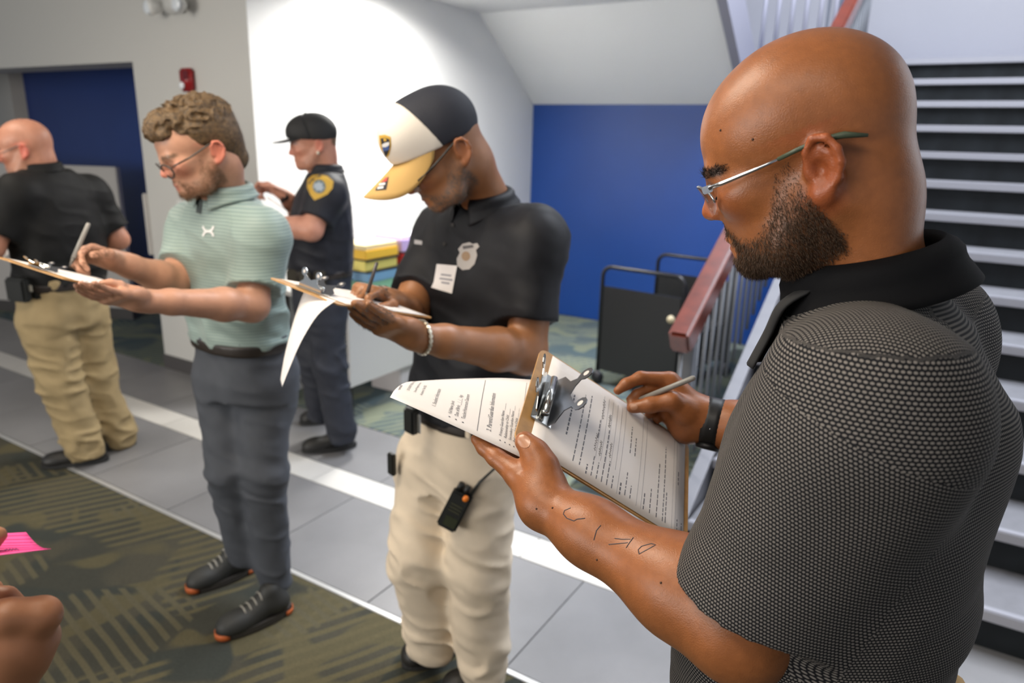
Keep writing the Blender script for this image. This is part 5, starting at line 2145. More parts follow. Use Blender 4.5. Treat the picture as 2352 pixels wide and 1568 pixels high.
green = standing(dict(
    B=BG, theta=58, label='bearded man with curly brown hair in a sage green striped polo', skin=skG, shirt=M_sage, trousers=M_slate,
    head=((453, 318, 0.08), 1.08, (74, 24)), nr=0.060,
    torso=[(520, 455, 0, .10, .085), (522, 485, 0, .165, .100), (525, 530, 0, .190, .115), (530, 600, 0, .196, .122), (540, 690, 0, .188, .126), (548, 760, 0, .182, .124), (553, 800, 0, .176, .122), (558, 860, 0, .178, .126)],
    J=dict(neck=(522, 452, 0.02), shL=(598, 532, .15), shR=(448, 512, -.15), elL=(580, 702, .22), elR=(400, 648, .0), wrL=(320, 690, .41), wrR=(262, 598, .16),
           hipL=(606, 870, .05), hipR=(512, 865, -.05), knL=(606, 1085, .08), knR=(530, 1075, .02), anL=(632, 1325, .04), anR=(562, 1265, -.02)),
    hands=hands_green, hem=1.015, slL=0.72, slR=0.72, fold=0.009, seed=5.0, leg=(0.096, 0.076, 0.062), tfold=0.009,
    shoeL=((668, 1400), (500, 1470)), shoeR=((582, 1308), (432, 1362)), shoe_m=(M_sneak, M_sneaks, M_lace)))
lashes(green.H, green.body.o, mat('lash', (0.012, 0.008, 0.006), 0.6))
skin_colors(green.body, (0.52, 0.27, 0.175), green.H, beard=((0.16, 0.085, 0.045), 0.8), lips=(0.45, 0.17, 0.13), cap=(0.12, 0.07, 0.04), red=0.16)
strands('beard', green.body, green.H, beard_mask, 3000, 0.014, mat('ginger_beard', (0.20, 0.105, 0.05), 0.6, noise=0.5, nscale=200), green.body.o, 6, 0.0004, comb=(-.1, 0, -1), curl=.5)
# hair: short sides, curly top
Hh = green.H
hs_ = Sdf()
hs_.ell(Hh.w(-.012, 0, .022), np.array((.106, .085, .088)) * Hh.s, Hh.R, 0.01)
hs_.ell(Hh.w(-.052, 0, -.015), np.array((.062, .074, .070)) * Hh.s, Hh.R, 0.02)
hs_.cone(Hh.w(-.058, 0, -.045), Hh.w(-.062, 0, -.080), .050 * Hh.s, .044 * Hh.s, 0.02)
fq = nrm(np.array([0.80, 0, -0.42]) @ Hh.R)
hs_.plane(Hh.w(.030, 0, -.005), nrm(np.array([0.86, 0, -0.52]) @ Hh.R), 0.02)
hs_.ell(Hh.w(.052, 0, .066), np.array((.050, .062, .032)) * Hh.s, Hh.R, 0.03)
hs_.ell(Hh.w(.078, .0, .052), np.array((.034, .056, .026)) * Hh.s, Hh.R, 0.02)
for q in (1, -1):
    hs_.ell(Hh.w(.012, q * .088, -.045), np.array((.026, .022, .036)) * Hh.s, Hh.R, 0.008, 's')


def curls(p):
    q = (p - Hh.O) @ Hh.R.T
    top = sstep(.015, .055, q[..., 2]) * 0.9 + 0.12
    a = noise3(p, 52.0)
    b2 = noise3(p + 3.3, 95.0)
    return (-0.0075 * (1 - 2.2 * np.abs(a)) - 0.004 * b2) * top


hs_.disp = curls
hs_.amp = 0.012
hairG = sdf_obj('hair', hs_, 0.0032, mat('brown_curly_hair', (0.105, 0.062, 0.026), 0.55, noise=0.55, nscale=110, bump=0.6, bscale=500), green.root)

# ---- officer in the dark uniform
skO = mat('skin_ruddy', (0.5, 0.25, 0.17), 0.45, attr=True, noise=0.05, nscale=60, sss=0.08)
M_unif = mat('navy_uniform', (0.010, 0.011, 0.017), 0.6, noise=0.15, nscale=25, sheen=0.04, spec=0.3)
M_unift = mat('navy_trousers', (0.016, 0.019, 0.030), 0.7, noise=0.1, nscale=25)
BO = flr(748, 1030)


def hands_off(b_, J, R_):
    add_hand(b_, J['wrL'], R_.f - R_.l * 0.2 + ZU * 0.15, -ZU + R_.l * 0.4, R_.l * 0.5 + ZU * 0.8, [(25, 25, 15)] * 4)
    add_hand(b_, J['wrR'], R_.f * 0.9 + ZU * 0.45, ZU * 0.6 - R_.l * 0.4 - R_.f * 0.2, R_.l * 0.8 + ZU * 0.3, [(30, 50, 30), (45, 55, 35), (55, 60, 35), (60, 60, 35)])


offi = standing(dict(
    B=BO, theta=92, label='officer in a dark uniform and black cap by the white wall', skin=skO, shirt=M_unif, trousers=M_unift,
    head=((722, 316, 0.0), 1.06, (90, 12)), nr=0.064,
    torso=[(748, 398, 0, .10, .09), (746, 415, 0, .165, .105), (742, 450, 0, .20, .135), (738, 510, 0, .215, .158), (736, 570, 0, .210, .165), (737, 620, 0, .200, .160), (738, 650, 0, .195, .155), (738, 690, 0, .192, .150)],
    J=dict(neck=(748, 398, 0.0), shL=(752, 438, .19), shR=(752, 434, -.19), elL=(716, 528, .25), elR=(700, 505, -.2), wrL=(606, 508, .14), wrR=(652, 447, -.06),
           hipL=(740, 705, .09), hipR=(732, 705, -.09), knL=(758, 840, .10), knR=(722, 825, -.08), anL=(786, 995, .09), anR=(738, 945, -.12)),
    hands=hands_off, hem=1.00, slL=0.72, slR=0.72, sw=1.1, arm=1.1, fold=0.006, seed=8.0, leg=(0.108, 0.086, 0.075), tfold=0.012, hb=0.006, hs=0.008,
    shoeL=((818, 1026), (695, 1040)), shoeR=((775, 966), (690, 976)), shoe_m=(M_shoeb, M_soleb, False)))
skin_colors(offi.body, (0.50, 0.23, 0.155), offi.H, beard=((0.22, 0.13, 0.09), 0.4), red=0.10)
Ho = offi.H
hs_ = Sdf()
hs_.ell(Ho.w(-.004, 0, .006), np.array((.098, .0785, .082)) * Ho.s, Ho.R, 0.01)
hs_.cone(Ho.w(-.034, 0, -.03), Ho.w(-.036, 0, -.060), .058 * Ho.s, .050 * Ho.s, 0.02)
hs_.plane(Ho.w(-.010, 0, -.02), Ho.R[0] * 0.95 - Ho.R[2] * 0.45, 0.01)
sdf_obj('hair', hs_, 0.006, mat('cropped_hair', (0.17, 0.10, 0.06), 0.7), offi.root)

# ---- bald man in black with his back half turned
M_blackp = mat('black_polo', (0.008, 0.008, 0.008), 0.65, noise=0.15, nscale=25, spec=0.25)
M_khaki = mat('khaki_trousers', (0.36, 0.27, 0.14), 0.85, noise=0.08, nscale=14, bump=0.2, bscale=600)
BK = flr(205, 1052)


def hands_bk(b_, J, R_):
    add_hand(b_, J['wrL'], R_.f, -ZU + R_.l * 0.4, ZU, [(25, 25, 15)] * 4)
    add_hand(b_, J['wrR'], R_.f + R_.l * 0.3, ZU * 0.8, R_.l, [(40, 50, 30)] * 4)


back = standing(dict(
    B=BK, theta=138, label='bald man in a black polo and khaki trousers seen from behind at far left', skin=skO, shirt=M_blackp, trousers=M_khaki,
    head=((60, 326, 0.0), 1.10, (112, 14)), nr=0.064,
    torso=[(102, 392, 0, .10, .09), (108, 412, 0, .175, .105), (118, 450, 0, .215, .130), (132, 520, 0, .228, .150), (140, 600, 0, .215, .152), (142, 655, 0, .205, .150), (143, 685, 0, .200, .148), (145, 720, 0, .200, .150)],
    J=dict(neck=(98, 392, 0.0), shL=(38, 440, .13), shR=(208, 436, -.13), elL=(-20, 570, .16), elR=(272, 550, -.12), wrL=(-60, 590, -.06), wrR=(180, 590, -.34),
           hipL=(105, 735, .06), hipR=(188, 730, -.06), knL=(138, 872, .06), knR=(215, 856, -.06), anL=(196, 1028, .06), anR=(270, 1000, -.09)),
    hands=hands_bk, hem=0.945, slL=0.74, slR=0.78, sw=1.12, arm=1.08, fold=0.009, seed=12.0, leg=(0.118, 0.098, 0.088), tfold=0.016, hb=0.006, hs=0.008,
    shoeL=((250, 1058), (98, 1076)), shoeR=((312, 1020), (225, 1036)), shoe_m=(M_shoeb, M_soleb, False)))
skin_colors(back.body, (0.52, 0.235, 0.15), back.H, beard=((0.30, 0.18, 0.12), 0.4), red=0.2)
# ------------------------------------------------------------------ what the men wear and hold


def decal_px(name, tree, pts, m, parent, lift=0.0012, sub=9.0):
    """Flat cut-out pressed on a surface where the camera sees the outline pts (pixels)."""
    bm = bmesh.new()
    vs = [bm.verts.new((x, y, 0)) for x, y in pts]
    f = bm.faces.new(vs)
    bmesh.ops.triangulate(bm, faces=[f])
    for _ in range(6):
        es = [e for e in bm.edges if e.calc_length() > sub]
        if not es:
            break
        bmesh.ops.subdivide_edges(bm, edges=es, cuts=1)
        bmesh.ops.triangulate(bm, faces=bm.faces[:])
    bad = []
    for v in bm.verts:
        d_ = nrm(ray(v.co.x, v.co.y))
        h = tree.ray_cast(Vector(CC), Vector(d_), 9)
        if h[0] is None:
            bad.append(v)
        else:
            v.co = h[0] - Vector(d_) * lift
    if bad:
        bmesh.ops.delete(bm, geom=bad, context='VERTS')
    me = bpy.data.meshes.new(name)
    bm.to_mesh(me)
    bm.free()
    me.shade_smooth()
    return par(link(name, me, m), parent)


def star(cx, cy, r, r2, n=5, a0=-90):
    return [(cx + (r if k % 2 == 0 else r2) * math.cos(math.radians(a0 + 180 / n * k)), cy + (r if k % 2 == 0 else r2) * math.sin(math.radians(a0 + 180 / n * k))) for k in range(2 * n)]


def circ_px(cx, cy, rx, ry, n=18, rot=0):
    c_, s_ = math.cos(rot), math.sin(rot)
    return [(cx + rx * math.cos(2 * math.pi * k / n) * c_ - ry * math.sin(2 * math.pi * k / n) * s_, cy + rx * math.cos(2 * math.pi * k / n) * s_ + ry * math.sin(2 * math.pi * k / n) * c_) for k in range(n)]


def glasses(H, label, m, full=True, zt=-0.029, rim_r=0.0018):
    e = empty('glasses', H.w(.118, 0, -.035), label, 'glasses')
    for q_ in (1, -1):
        MB().tube([H.w(.1060, q_ * .0700, zt), H.w(.06, q_ * .0780, zt + .004), H.w(.010, q_ * .0830, zt + .013), H.w(-.010, q_ * .0830, zt + .016), H.w(-.030, q_ * .081, zt + .004)], rim_r, 6).build('temple', m, e, True)

        def rim(a):
            y = .0345 + .0270 * math.cos(a)
            z = -.0400 + .0195 * math.sin(a)
            return H.w(.1210 - 0.010 * ((y - .012) / .05) ** 2 + 0.10 * (z + .04), q_ * y, z)
        a1 = 366 if full else 196
        MB().tube([rim(math.radians(a)) for a in range(-6 if not full else 0, a1, 15)], rim_r, 6).build('rim', m, e, True)
        MB().grid(lambda u, v: rim(2 * math.pi * u) * v + rim(math.pi / 2) * (1 - v) * 0.5 + rim(-math.pi / 2) * (1 - v) * 0.5, 20, 4, True).build('lens', M_lens, e, True, thick=0.0012)
    MB().tube([H.w(.1215, y, -.033) for y in (-.008, 0, .008)], rim_r, 6).build('bridge', m, e, True)
    return e


def ball_cap(H, label, m_front, m_back, m_brim, h, brim=0.105, high=1.0, droop=0.0, arch=0.3):
    e = empty('baseball_cap', H.w(0, 0, .09), label, 'cap')

    def crown(kind):
        s_ = Sdf()
        s_.ell(H.w(.003, 0, .020), np.array((.113, .088, .092)) * H.s, H.R, 0.01)
        s_.ell(H.w(.052, 0, .030 + .030 * high), np.array((.060, .068, .052)) * H.s, H.R, 0.04)
        s_.plane(H.w(.09, 0, .012), (np.array((.24, 0, -1.0))) @ H.R, 0.003)
        if kind == 'f':
            s_.plane(H.w(.022, 0, .05), -(np.array((1.0, 0, -.10))) @ H.R, 0.002)
        elif kind == 'b':
            s_.plane(H.w(.022, 0, .05), (np.array((1.0, 0, -.10))) @ H.R, 0.002)
        return s_
    fr = sdf_obj('crown_front', crown('f'), h, m_front, e)
    bk = sdf_obj('crown_back', crown('b'), h, m_back, e)

    def fn(u, v):
        a = math.radians(-82 + 164 * u)
        ix, iy = .098 * math.cos(a) + .008, .080 * math.sin(a)
        k = math.cos(a * 0.98) ** 0.75 if abs(a) < 1.55 else 0.0
        x = ix + brim * k * v
        y = iy * (1 - 0.02 * v)
        z = .010 - 0.20 * (0.09 - ix) * -1 * 0 - droop * v * k - arch * (y / .080) ** 2 * .080 * k * v + .006
        return H.w(x, y, z)
    br = MB().grid(fn, 28, 7).build('brim', m_brim, e, True, thick=0.003)
    MB().sphere(H.w(.012, 0, .112 + 0.0 * high), 0.0055).build('top_button', m_brim, e, True)
    return e, fr, bk, br


# ---- cap man
Hc = capman.H
M_capw = mat('cap_white_canvas', (0.74, 0.68, 0.60), 0.8, bump=0.1, bscale=500)
M_capn = mat('cap_navy_mesh', (0.012, 0.014, 0.024), 0.7, bump=0.5, bscale=450)
M_capt = mat('cap_tan_brim', (0.52, 0.32, 0.10), 0.7)
capE, capf, capb, capbr = ball_cap(Hc, 'white and navy trucker cap with tan brim and shield patch', M_capw, M_capn, M_capt, 0.0036, 0.108, 1.0, 0.010, 1.35)
tcap = bvh(capf)
M_gold = mat('patch_gold', (0.55, 0.33, 0.04), 0.6)
M_pdk = mat('patch_black', (0.012, 0.012, 0.018), 0.7)
M_pbl = mat('patch_blue', (0.05, 0.10, 0.28), 0.6)
M_pwh = mat('patch_white', (0.70, 0.70, 0.70), 0.6)
decal_px('patch_border', tcap, [(870, 311), (884, 309), (897, 314), (898, 335), (894, 355), (886, 371), (878, 352), (872, 332)], M_gold, capf.o, 0.0015)
decal_px('patch_field', tcap, [(874, 318), (885, 316), (894, 320), (895, 336), (892, 350), (886, 362), (880, 348), (876, 332)], M_pdk, capf.o, 0.0025)
decal_px('patch_band', tcap, [(877, 337), (894, 333), (893, 344), (881, 348)], M_pbl, capf.o, 0.0032)
decal_px('patch_emblem', tcap, [(877, 332), (884, 328), (894, 326), (894, 333), (886, 338), (878, 338)], M_pwh, capf.o, 0.0036)
decal_px('patch_crest', tcap, [(880, 318), (886, 317), (888, 323), (882, 325)], M_gold, capf.o, 0.0036)
# sticker on the brim
dg = bpy.context.evaluated_depsgraph_get()
tbr = BVHTree.FromObject(capbr, dg)
tmw = capbr.matrix_world


def tree_of(o_):
    """World-space tree of a plain mesh object whose coordinates are world coordinates."""
    me = o_.data
    return BVHTree.FromPolygons([v.co[:] for v in me.vertices], [p.vertices[:] for p in me.polygons])


tbr = tree_of(capbr)
decal_px('brim_sticker', tbr, [(871, 406), (894, 402), (887, 435), (862, 438)], M_pdk, capbr, 0.003, 6)
decal_px('brim_sticker', tbr, [(876, 409), (890, 407), (888, 416), (874, 418)], mat('sticker_red', (0.55, 0.06, 0.05), 0.5), capbr, 0.004, 6)
decal_px('brim_sticker', tbr, [(871, 421), (885, 419), (884, 424), (870, 426)], M_pwh, capbr, 0.004, 6)
decal_px('brim_sticker', tbr, [(868, 429), (881, 427), (880, 432), (866, 434)], M_pwh, capbr, 0.004, 6)
glasses(Hc, 'dark framed glasses worn under the white and navy cap', mat('frame_black', (0.02, 0.018, 0.016), 0.35), False, rim_r=0.0028)
tsh = bvh(capman.shirtall)
M_silv = mat('badge_silver', (0.42, 0.39, 0.37), 0.6)
decal_px('badge', tsh, [(1078, 556), (1086, 560), (1096, 558), (1101, 566), (1093, 574), (1096, 586), (1090, 606), (1078, 618), (1062, 620), (1050, 610), (1049, 594), (1056, 580), (1052, 572), (1062, 560)], M_silv, capman.shirt.o, 0.002)
decal_px('badge_seal', tsh, circ_px(1070, 588, 10, 11), mat('badge_bronze', (0.30, 0.20, 0.12), 0.6), capman.shirt.o, 0.003, 6)
decal_px('badge_wing', tsh, [(1062, 565), (1086, 562), (1088, 568), (1064, 572)], mat('badge_dark', (0.10, 0.09, 0.09), 0.6), capman.shirt.o, 0.003, 6)
decal_px('name_tape', tsh, [(952, 550), (970, 553), (969, 562), (951, 560)], mat('stitch_grey', (0.30, 0.29, 0.30), 0.7), capman.shirt.o, 0.002, 6)
tagp = decal_px('name_sticker', tsh, [(1003, 606), (1050, 610), (1038, 674), (990, 660), (996, 648)], M_paper, capman.shirt.o, 0.0035)
for (a, b2, c_, d_) in ((1013, 628, 1037, 631), (1010, 637, 1040, 641), (1014, 646, 1033, 649)):
    decal_px('sticker_text', tsh, [(a, b2), (c_, d_), (c_ - 1, d_ + 4), (a - 1, b2 + 4)], M_inkl, capman.shirt.o, 0.0045, 8)
for (x, y) in ((1039, 516), (1020, 560)):
    decal_px('button', tsh, circ_px(x, y, 4, 4, 10), M_belt, capman.shirt.o, 0.004, 6)
# bracelet
Jc = capman.J
ax_ = nrm(Jc['elL'] - Jc['wrL'])
c0 = Jc['wrL'] + ax_ * 0.022
e1 = nrm(np.cross(ax_, ZU))
e2 = np.cross(ax_, e1)
brc = empty('bracelet', c0, 'silver chain bracelet on the wrist of the man in the cap', 'bracelet')
M_silver = mat('bracelet_silver', (0.60, 0.55, 0.45), 0.3, 0.9)
lk = None
for k in range(22):
    a = 2 * math.pi * k / 22
    p = c0 + (e1 * math.cos(a) + e2 * math.sin(a)) * 0.0375 + ax_ * 0.008 * math.sin(a)
    t_ = -e1 * math.sin(a) + e2 * math.cos(a)
    rr = e1 * math.cos(a) + e2 * math.sin(a)
    MB().box(p, (0.0105, 0.010, 0.006), R=[t_, np.cross(rr, t_), rr], bev=0.0022).build('chain_link', M_silver, brc)
# belt kit and radio
tpa = bvh(capman.tro)


def hit(tree, x, y):
    h = tree.ray_cast(Vector(CC), Vector(nrm(ray(x, y))), 9)
    return np.array(h[0]) if h[0] is not None else None


p = hit(tpa, 1045, 1170)
if p is None:
    p = bp(BC, 1045, 1170, 0.15)
rd = empty('walkie_talkie', p, 'black two way radio with orange button on the hip of the man in the cap', 'radio')
tw = nrm(CC - p)
ud_ = nrm(bp(BC, 1084, 1100, .2) - bp(BC, 1030, 1205, .2))
sd2 = nrm(np.cross(ud_, tw))
nn_ = np.cross(sd2, ud_)
M_rad = mat('radio_black', (0.012, 0.013, 0.012), 0.4)
pc_ = p + tw * 0.020
MB().box(pc_, (0.058, 0.115, 0.036), R=[sd2, ud_, nn_], bev=0.005).build('body', M_rad, rd)
MB().box(pc_ + nn_ * 0.0185 - ud_ * 0.030 + sd2 * 0.004, (0.036, 0.030, 0.002), R=[sd2, ud_, nn_]).build('screen', mat('radio_screen', (0.03, 0.035, 0.02), 0.25), rd)
for i in (-1, 0, 1):
    MB().box(pc_ + nn_ * 0.0190 + ud_ * (0.012 + 0.010 * i), (0.034, 0.004, 0.002), R=[sd2, ud_, nn_]).build('speaker_slot', mat('radio_slot', (0.04, 0.04, 0.02), 0.5), rd)
for i, x in enumerate((-0.016, 0.004)):
    q = pc_ + ud_ * 0.058 + sd2 * x
    MB().tube([q, q + ud_ * 0.022], [0.009, 0.0075], 12).build('knob', M_rad, rd, True)
q = pc_ + ud_ * 0.052 + sd2 * 0.012 + nn_ * 0.017
MB().tube([q - nn_ * 0.004, q + nn_ * 0.006], 0.008, 14).build('orange_button', mat('radio_orange', (0.85, 0.22, 0.02), 0.4), rd, True)
q = pc_ + ud_ * 0.056 + sd2 * 0.020
MB().tube([q, q + ud_ * 0.05 + sd2 * 0.006, q + ud_ * 0.12 + sd2 * 0.030], [0.0055, 0.0045, 0.003], 8).build('antenna', M_rad, rd, True)
tbl_ = bvh(capman.belt)
p = hit(tbl_, 945, 965)
if p is None:
    p = bp(BC, 945, 965, 0.10)
ph = empty('belt_pouch', p, 'black pouch with a metal clip on the belt of the man in the cap', 'pouch')
MB().box(p + nrm(CC - p) * 0.012 + V3(0, 0, 0.0), (0.028, 0.045, 0.075), R=[capman.f, capman.l, ZU], bev=0.006).build('case', M_rad, ph)
MB().box(p + nrm(CC - p) * 0.03 + capman.l * 0.035, (0.006, 0.010, 0.055), R=[capman.f, capman.l, ZU], bev=0.002).build('clip', M_steel, ph)
for x in (988, 1075):
    h = hit(tbl_, x, 985)
    if h is not None:
        MB().box(h + nrm(CC - h) * 0.004, (0.006, 0.020, 0.055), R=[capman.f, capman.l, ZU], bev=0.002).build('belt_loop', M_tan, capman.tro.o)
p = bp(BC, 900, 1065, 0.02)
kn = MB().box(p + capman.f * 0.0, (0.016, 0.03, 0.07), R=[capman.f, capman.l, ZU], bev=0.004).build('pocket_knife', M_rad)
tag(kn, 'dark clip tool at the pocket of the man in the cap', 'tool')

# clipboard of the cap man
frC = board_frame(cE2, cR, cE1)
cbC = make_board('clipboard', frC, 0.30, 0.225, 'brown clipboard held by the man in the white and tan cap')
make_clip(cbC, frC, 0.225, 0.03, s=0.8, lean=(0.95, -0.15))
pgC = empty('form_sheet', frC[0] + frC[1] * .03, 'white sheet on the clipboard of the man in the cap', 'paper')
flat_page(*frC, 0.03, 0.285, 0.006, 0.218, 0.0012, 'sheet', pgC)
nearc = [bp(BC, 772, 690, .57), bp(BC, 731, 722, .585), bp(BC, 693, 782, .59), bp(BC, 664, 848, .585), bp(BC, 648, 888, .58)]
farc = [bp(BC, 700, 668, .45), bp(BC, 690, 690, .45), bp(BC, 672, 745, .45), bp(BC, 654, 815, .45), bp(BC, 644, 872, .45)]
hpg = empty('form_sheet', nearc[0], 'white sheet hanging down over the clip of the cap wearing man', 'paper')
MB().grid(lambda u, v: lin(nearc, u) * (1 - v) + lin(farc, u) * v, 20, 8).build('sheet', M_paper, hpg, True, thick=0.0004)
pen_obj('pen', bp(BC, 866, 602, 0.36), bp(BC, 838, 690, 0.40), 'dark pen in the fingers of the man in the cap', 0.0042, mat('pen_dark', (0.06, 0.05, 0.05), 0.35))

# ---- green polo man
glasses(green.H, 'thin dark rimmed glasses on the curly haired man', mat('frame_brown', (0.035, 0.025, 0.02), 0.35), True, rim_r=0.0026)
tsg = bvh(green.shirtall)
M_orange = mat('sole_orange', (0.45, 0.10, 0.02), 0.6)
for (hp_, tp_) in (((668, 1400), (500, 1470)), ((582, 1308), (432, 1362))):
    a_, b_ = flr(*hp_), flr(*tp_)
    d_ = nrm(b_ - a_)
    sd_ = np.cross(ZU, d_)
    MB().grid(lambda u, v: b_ + d_ * (-0.030 + 0.036 * math.sin(math.pi * u)) + sd_ * (0.036 * math.cos(math.pi * u)) + ZU * (0.008 + 0.022 * v), 12, 3).build('toe_bumper', M_orange, green.root, True, thick=0.003)
    MB().grid(lambda u, v: a_ + d_ * (0.030 - 0.036 * math.sin(math.pi * u)) + sd_ * (0.034 * math.cos(math.pi * u)) + ZU * (0.008 + 0.016 * v), 12, 3).build('heel_strip', M_orange, green.root, True, thick=0.003)
for k in (1, -1):      # two facing arcs
    out = []
    for t in range(11):
        a = math.pi * t / 10
        out.append((478 + 14 * math.cos(a), 531 + k * (15 * math.sin(a) - 12) * (1 if k > 0 else 1)))
    for t in range(10, -1, -1):
        a = math.pi * t / 10
        out.append((478 + 9.5 * math.cos(a), 531 + k * (9.5 * math.sin(a) - 12)))
    decal_px('chest_logo', tsg, out, M_pwh, green.shirt.o, 0.003, 5)
decal_px('placket', tsg, [(452, 452), (466, 456), (462, 492), (450, 488)], mat('sage_dark', (0.05, 0.065, 0.062), 0.6), green.shirt.o, 0.002, 8)
frG = board_frame(gE2, gR, gE1)
cbG = make_board('clipboard', frG, 0.30, 0.225, 'brown clipboard held by the curly haired man in green')
make_clip(cbG, frG, 0.225, 0.03, s=0.6, lean=(1.1, -1.0))
pgG = empty('form_sheet', frG[0] + frG[1] * .03, 'white sheet on the clipboard of the man in green', 'paper')
flat_page(*frG, 0.03, 0.285, 0.006, 0.218, 0.0012, 'sheet', pgG)
pen_obj('pen', bp(BG, 204, 512, 0.25), bp(BG, 160, 612, 0.28), 'grey pen in the raised hand of the man in green', 0.0060, M_pen)

# ---- officer
M_capk = mat('cap_black', (0.014, 0.014, 0.015), 0.7)
ball_cap(offi.H, 'plain black ball cap on the officer by the white wall', M_capk, M_capk, M_capk, 0.006, 0.085, 0.35, 0.004)
toff = bvh(offi.shirtall)
decal_px('shoulder_patch', toff, [(706, 412), (718, 402), (734, 400), (752, 404), (766, 416), (764, 432), (752, 446), (736, 454), (722, 460), (712, 446), (705, 430)], M_gold, offi.slL.o, 0.003, 8)
decal_px('patch_seal', toff, circ_px(733, 428, 15, 16), mat('patch_slate', (0.12, 0.16, 0.17), 0.6), offi.slL.o, 0.005, 7)
decal_px('patch_star', toff, star(732, 428, 13, 8, 7), mat('patch_grey', (0.35, 0.40, 0.46), 0.6), offi.slL.o, 0.006, 6)
ow = empty('wristwatch', offi.J['wrR'], 'dark wristwatch on the officer', 'watch')
ax_ = nrm(offi.J['elR'] - offi.J['wrR'])
e1 = nrm(np.cross(ax_, ZU))
e2 = np.cross(ax_, e1)
c0 = offi.J['wrR'] + ax_ * 0.015
MB().grid(lambda u, v: c0 + ax_ * (0.03 * (v - 0.5)) + (e1 * math.cos(2 * math.pi * u) + e2 * math.sin(2 * math.pi * u)) * 0.033, 24, 3, True).build('strap', M_strap, ow, True, thick=0.004)
MB().tube([c0 + offi.l * 0.03, c0 + offi.l * 0.042], 0.019, 16).build('case', M_strap, ow, True)
opg = MB().grid(lambda u, v: bp(BO, 612 + 50 * u + 6 * v, 448 + 36 * u + 10 * v * (1 - .3 * u), -0.02 + 0.20 * (v - 0.5)), 8, 8).build('form_sheet', M_paper, None, True, thick=0.0004)
tag(opg, 'white paper held in front of the officer', 'paper')
kit = empty('duty_belt_kit', offi.lv[5][0], 'pouches on the duty belt of the officer', 'belt kit')
for i, (x, y) in enumerate(((672, 636), (700, 640), (735, 640))):
    h = hit(bvh(offi.belt), x, y)
    if h is not None:
        MB().box(h + nrm(CC - h) * 0.012, (0.055, 0.03, 0.075), R=[offi.f, offi.l, ZU], bev=0.006).build('pouch', mat('kit_olive', (0.035, 0.03, 0.02), 0.6), kit)
MB().sphere(offi.H.w(.002, .088, -.066), (0.007, 0.007, 0.009)).build('earlobe_highlight', mat('earlobe_highlight', (0.72, 0.68, 0.55), 0.4), offi.body.o, True)  # pale bead put in for the bright highlight on the earlobe

# ---- bald man in black
glasses(back.H, 'thin glasses on the bald man in black', mat('frame_grey', (0.12, 0.10, 0.10), 0.35), False)
tbk = bvh(back.belt)
hol = empty('holster', bp(BK, 60, 672, 0.18), 'black holster on the belt of the bald man in black', 'holster')
for i, (x, y, w_, h_) in enumerate(((42, 665, .11, .11), (82, 668, .07, .085))):
    h = bp(BK, x, y, 0.175 - 0.03 * i)
    MB().box(h, (w_, 0.045, h_), R=[back.f, back.l, ZU], bev=0.010).build('case', M_rad, hol)
h = bp(BK, 68, 662, 0.21)
MB().box(h, (0.03, 0.006, 0.03), R=[back.f, back.l, ZU], bev=0.002).build('buckle', mat('holster_metal', (0.35, 0.33, 0.28), 0.4, 0.6), hol)
bpg = MB().grid(lambda u, v: bp(BK, -60 + 88 * u, 600 - 34 * u * u + 12 * v, -0.2 + 0.24 * v), 6, 8).build('form_sheet', M_paper, None, True, thick=0.0004)
tag(bpg, 'white paper in front of the bald man in black at the left edge', 'paper')

# ---- hand with the pink card at the lower left corner
Pn = empty('person', (flr(-500, 1900)[0], flr(-500, 1900)[1], 0), 'hand of someone at the lower left corner holding a pink card', 'person')
skN = mat('skin_near', (0.3, 0.15, 0.08), 0.45, attr=True, noise=0.05, nscale=60, sss=0.10, bump=0.15, bscale=800, bdist=0.0006)
n_ = Sdf()
D0 = 0.62
wrN = at(-60, 1680, D0 + 0.02)
n_.cone(at(-330, 2100, D0 - 0.02), wrN, 0.042, 0.030, 0.02)
n_.cone(wrN, at(55, 1480, D0 + 0.015), 0.030, 0.021, 0.03)
n_.cone(wrN, at(-20, 1470, D0 + 0.01), 0.030, 0.024, 0.03)
n_.cone(at(40, 1470, D0 + 0.01), at(92, 1412, D0 + 0.012), 0.021, 0.0125, 0.02)
n_.cone(at(60, 1500, D0 + 0.02), at(96, 1462, D0 + .028), 0.019, 0.0125, 0.016)
n_.ell(at(100, 1410, D0 + 0.008), (0.0115, 0.0115, 0.0115), None, 0.010)
n_.chain([at(96, 1412, D0 + 0.010), at(20, 1412, D0 - 0.005), at(-70, 1420, D0 - 0.010), at(-120, 1400, D0 + .0)], [0.0130, 0.0118, 0.0108, 0.009], 0.012)
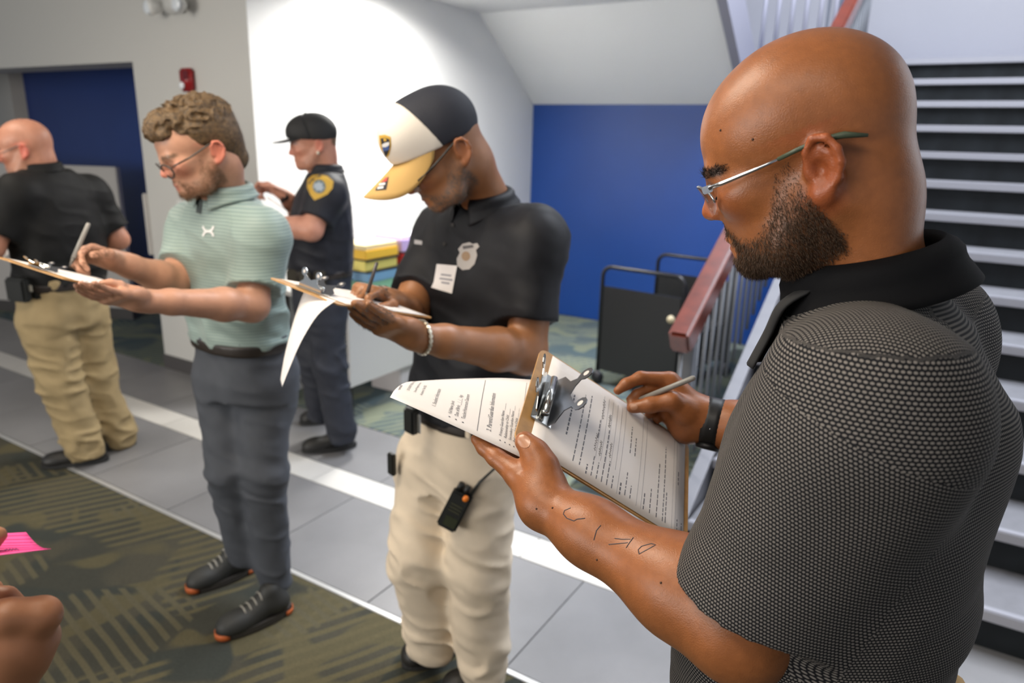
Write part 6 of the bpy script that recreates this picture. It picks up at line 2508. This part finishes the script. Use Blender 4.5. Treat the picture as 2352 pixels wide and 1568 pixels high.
n_.chain([at(60, 1420, D0 + 0.05), at(14, 1372, D0 + 0.045), at(-34, 1366, D0 + 0.04), at(-64, 1378, D0 + 0.04)], [0.0120, 0.0100, 0.0095, 0.008], 0.003)
n_.chain([at(0, 1430, D0 + 0.065), at(-22, 1356, D0 + 0.065), at(-90, 1350, D0 + 0.055)], [0.0120, 0.0100, 0.009], 0.003)
n_.chain([at(-60, 1440, D0 - 0.01), at(-95, 1340, D0 - 0.01), at(-52, 1266, D0 + 0.0), at(-6, 1229, D0 + 0.008)], [0.017, 0.0125, 0.0105, 0.0078], 0.010)
near = sdf_obj('body', n_, 0.0028, skN, Pn)
skin_colors(near, (0.36, 0.155, 0.075))
sl_ = Sdf()
sl_.cone(at(-330, 2100, D0 - 0.02), at(-420, 2250, D0 - 0.03), 0.055, 0.065, 0.02)
sdf_obj('sleeve', sl_, 0.008, M_blackcloth, Pn)
pk_ = [at(-120, 1232, D0 + 0.03), at(60, 1222, D0 + 0.06), at(117, 1260, D0 + 0.012), at(-140, 1292, D0 - 0.03)]
M_pink = mat('pink_card', (0.86, 0.06, 0.30), 0.6)
pe = empty('pink_card', pk_[2], 'bright pink lined index card held at the lower left corner', 'card')


def pinkf(u, v):
    a = pk_[0] + (pk_[1] - pk_[0]) * u
    b2 = pk_[3] + (pk_[2] - pk_[3]) * u
    return a + (b2 - a) * v - ZU * 0.006 * math.sin(math.pi * v) * u


cd_ = MB().grid(pinkf, 12, 10).build('card', M_pink, pe, True, thick=0.0005)
M_pline = mat('card_line', (0.55, 0.03, 0.22), 0.6)
for k in range(7):
    v = 0.10 + 0.12 * k
    MB().tube([pinkf(u / 8, v) + ZU * 0.0006 for u in range(0, 9)], 0.00022, 4).build('ruled_line', M_pline, cd_)
MB().tube([pinkf(0.60 + 0.008 * k, 0.70 + 0.05 * math.sin(k * 1.6)) + ZU * 0.0008 for k in range(18)], 0.0003, 4).build('handwriting', mat('card_ink', (0.05, 0.02, 0.08), 0.6), cd_)
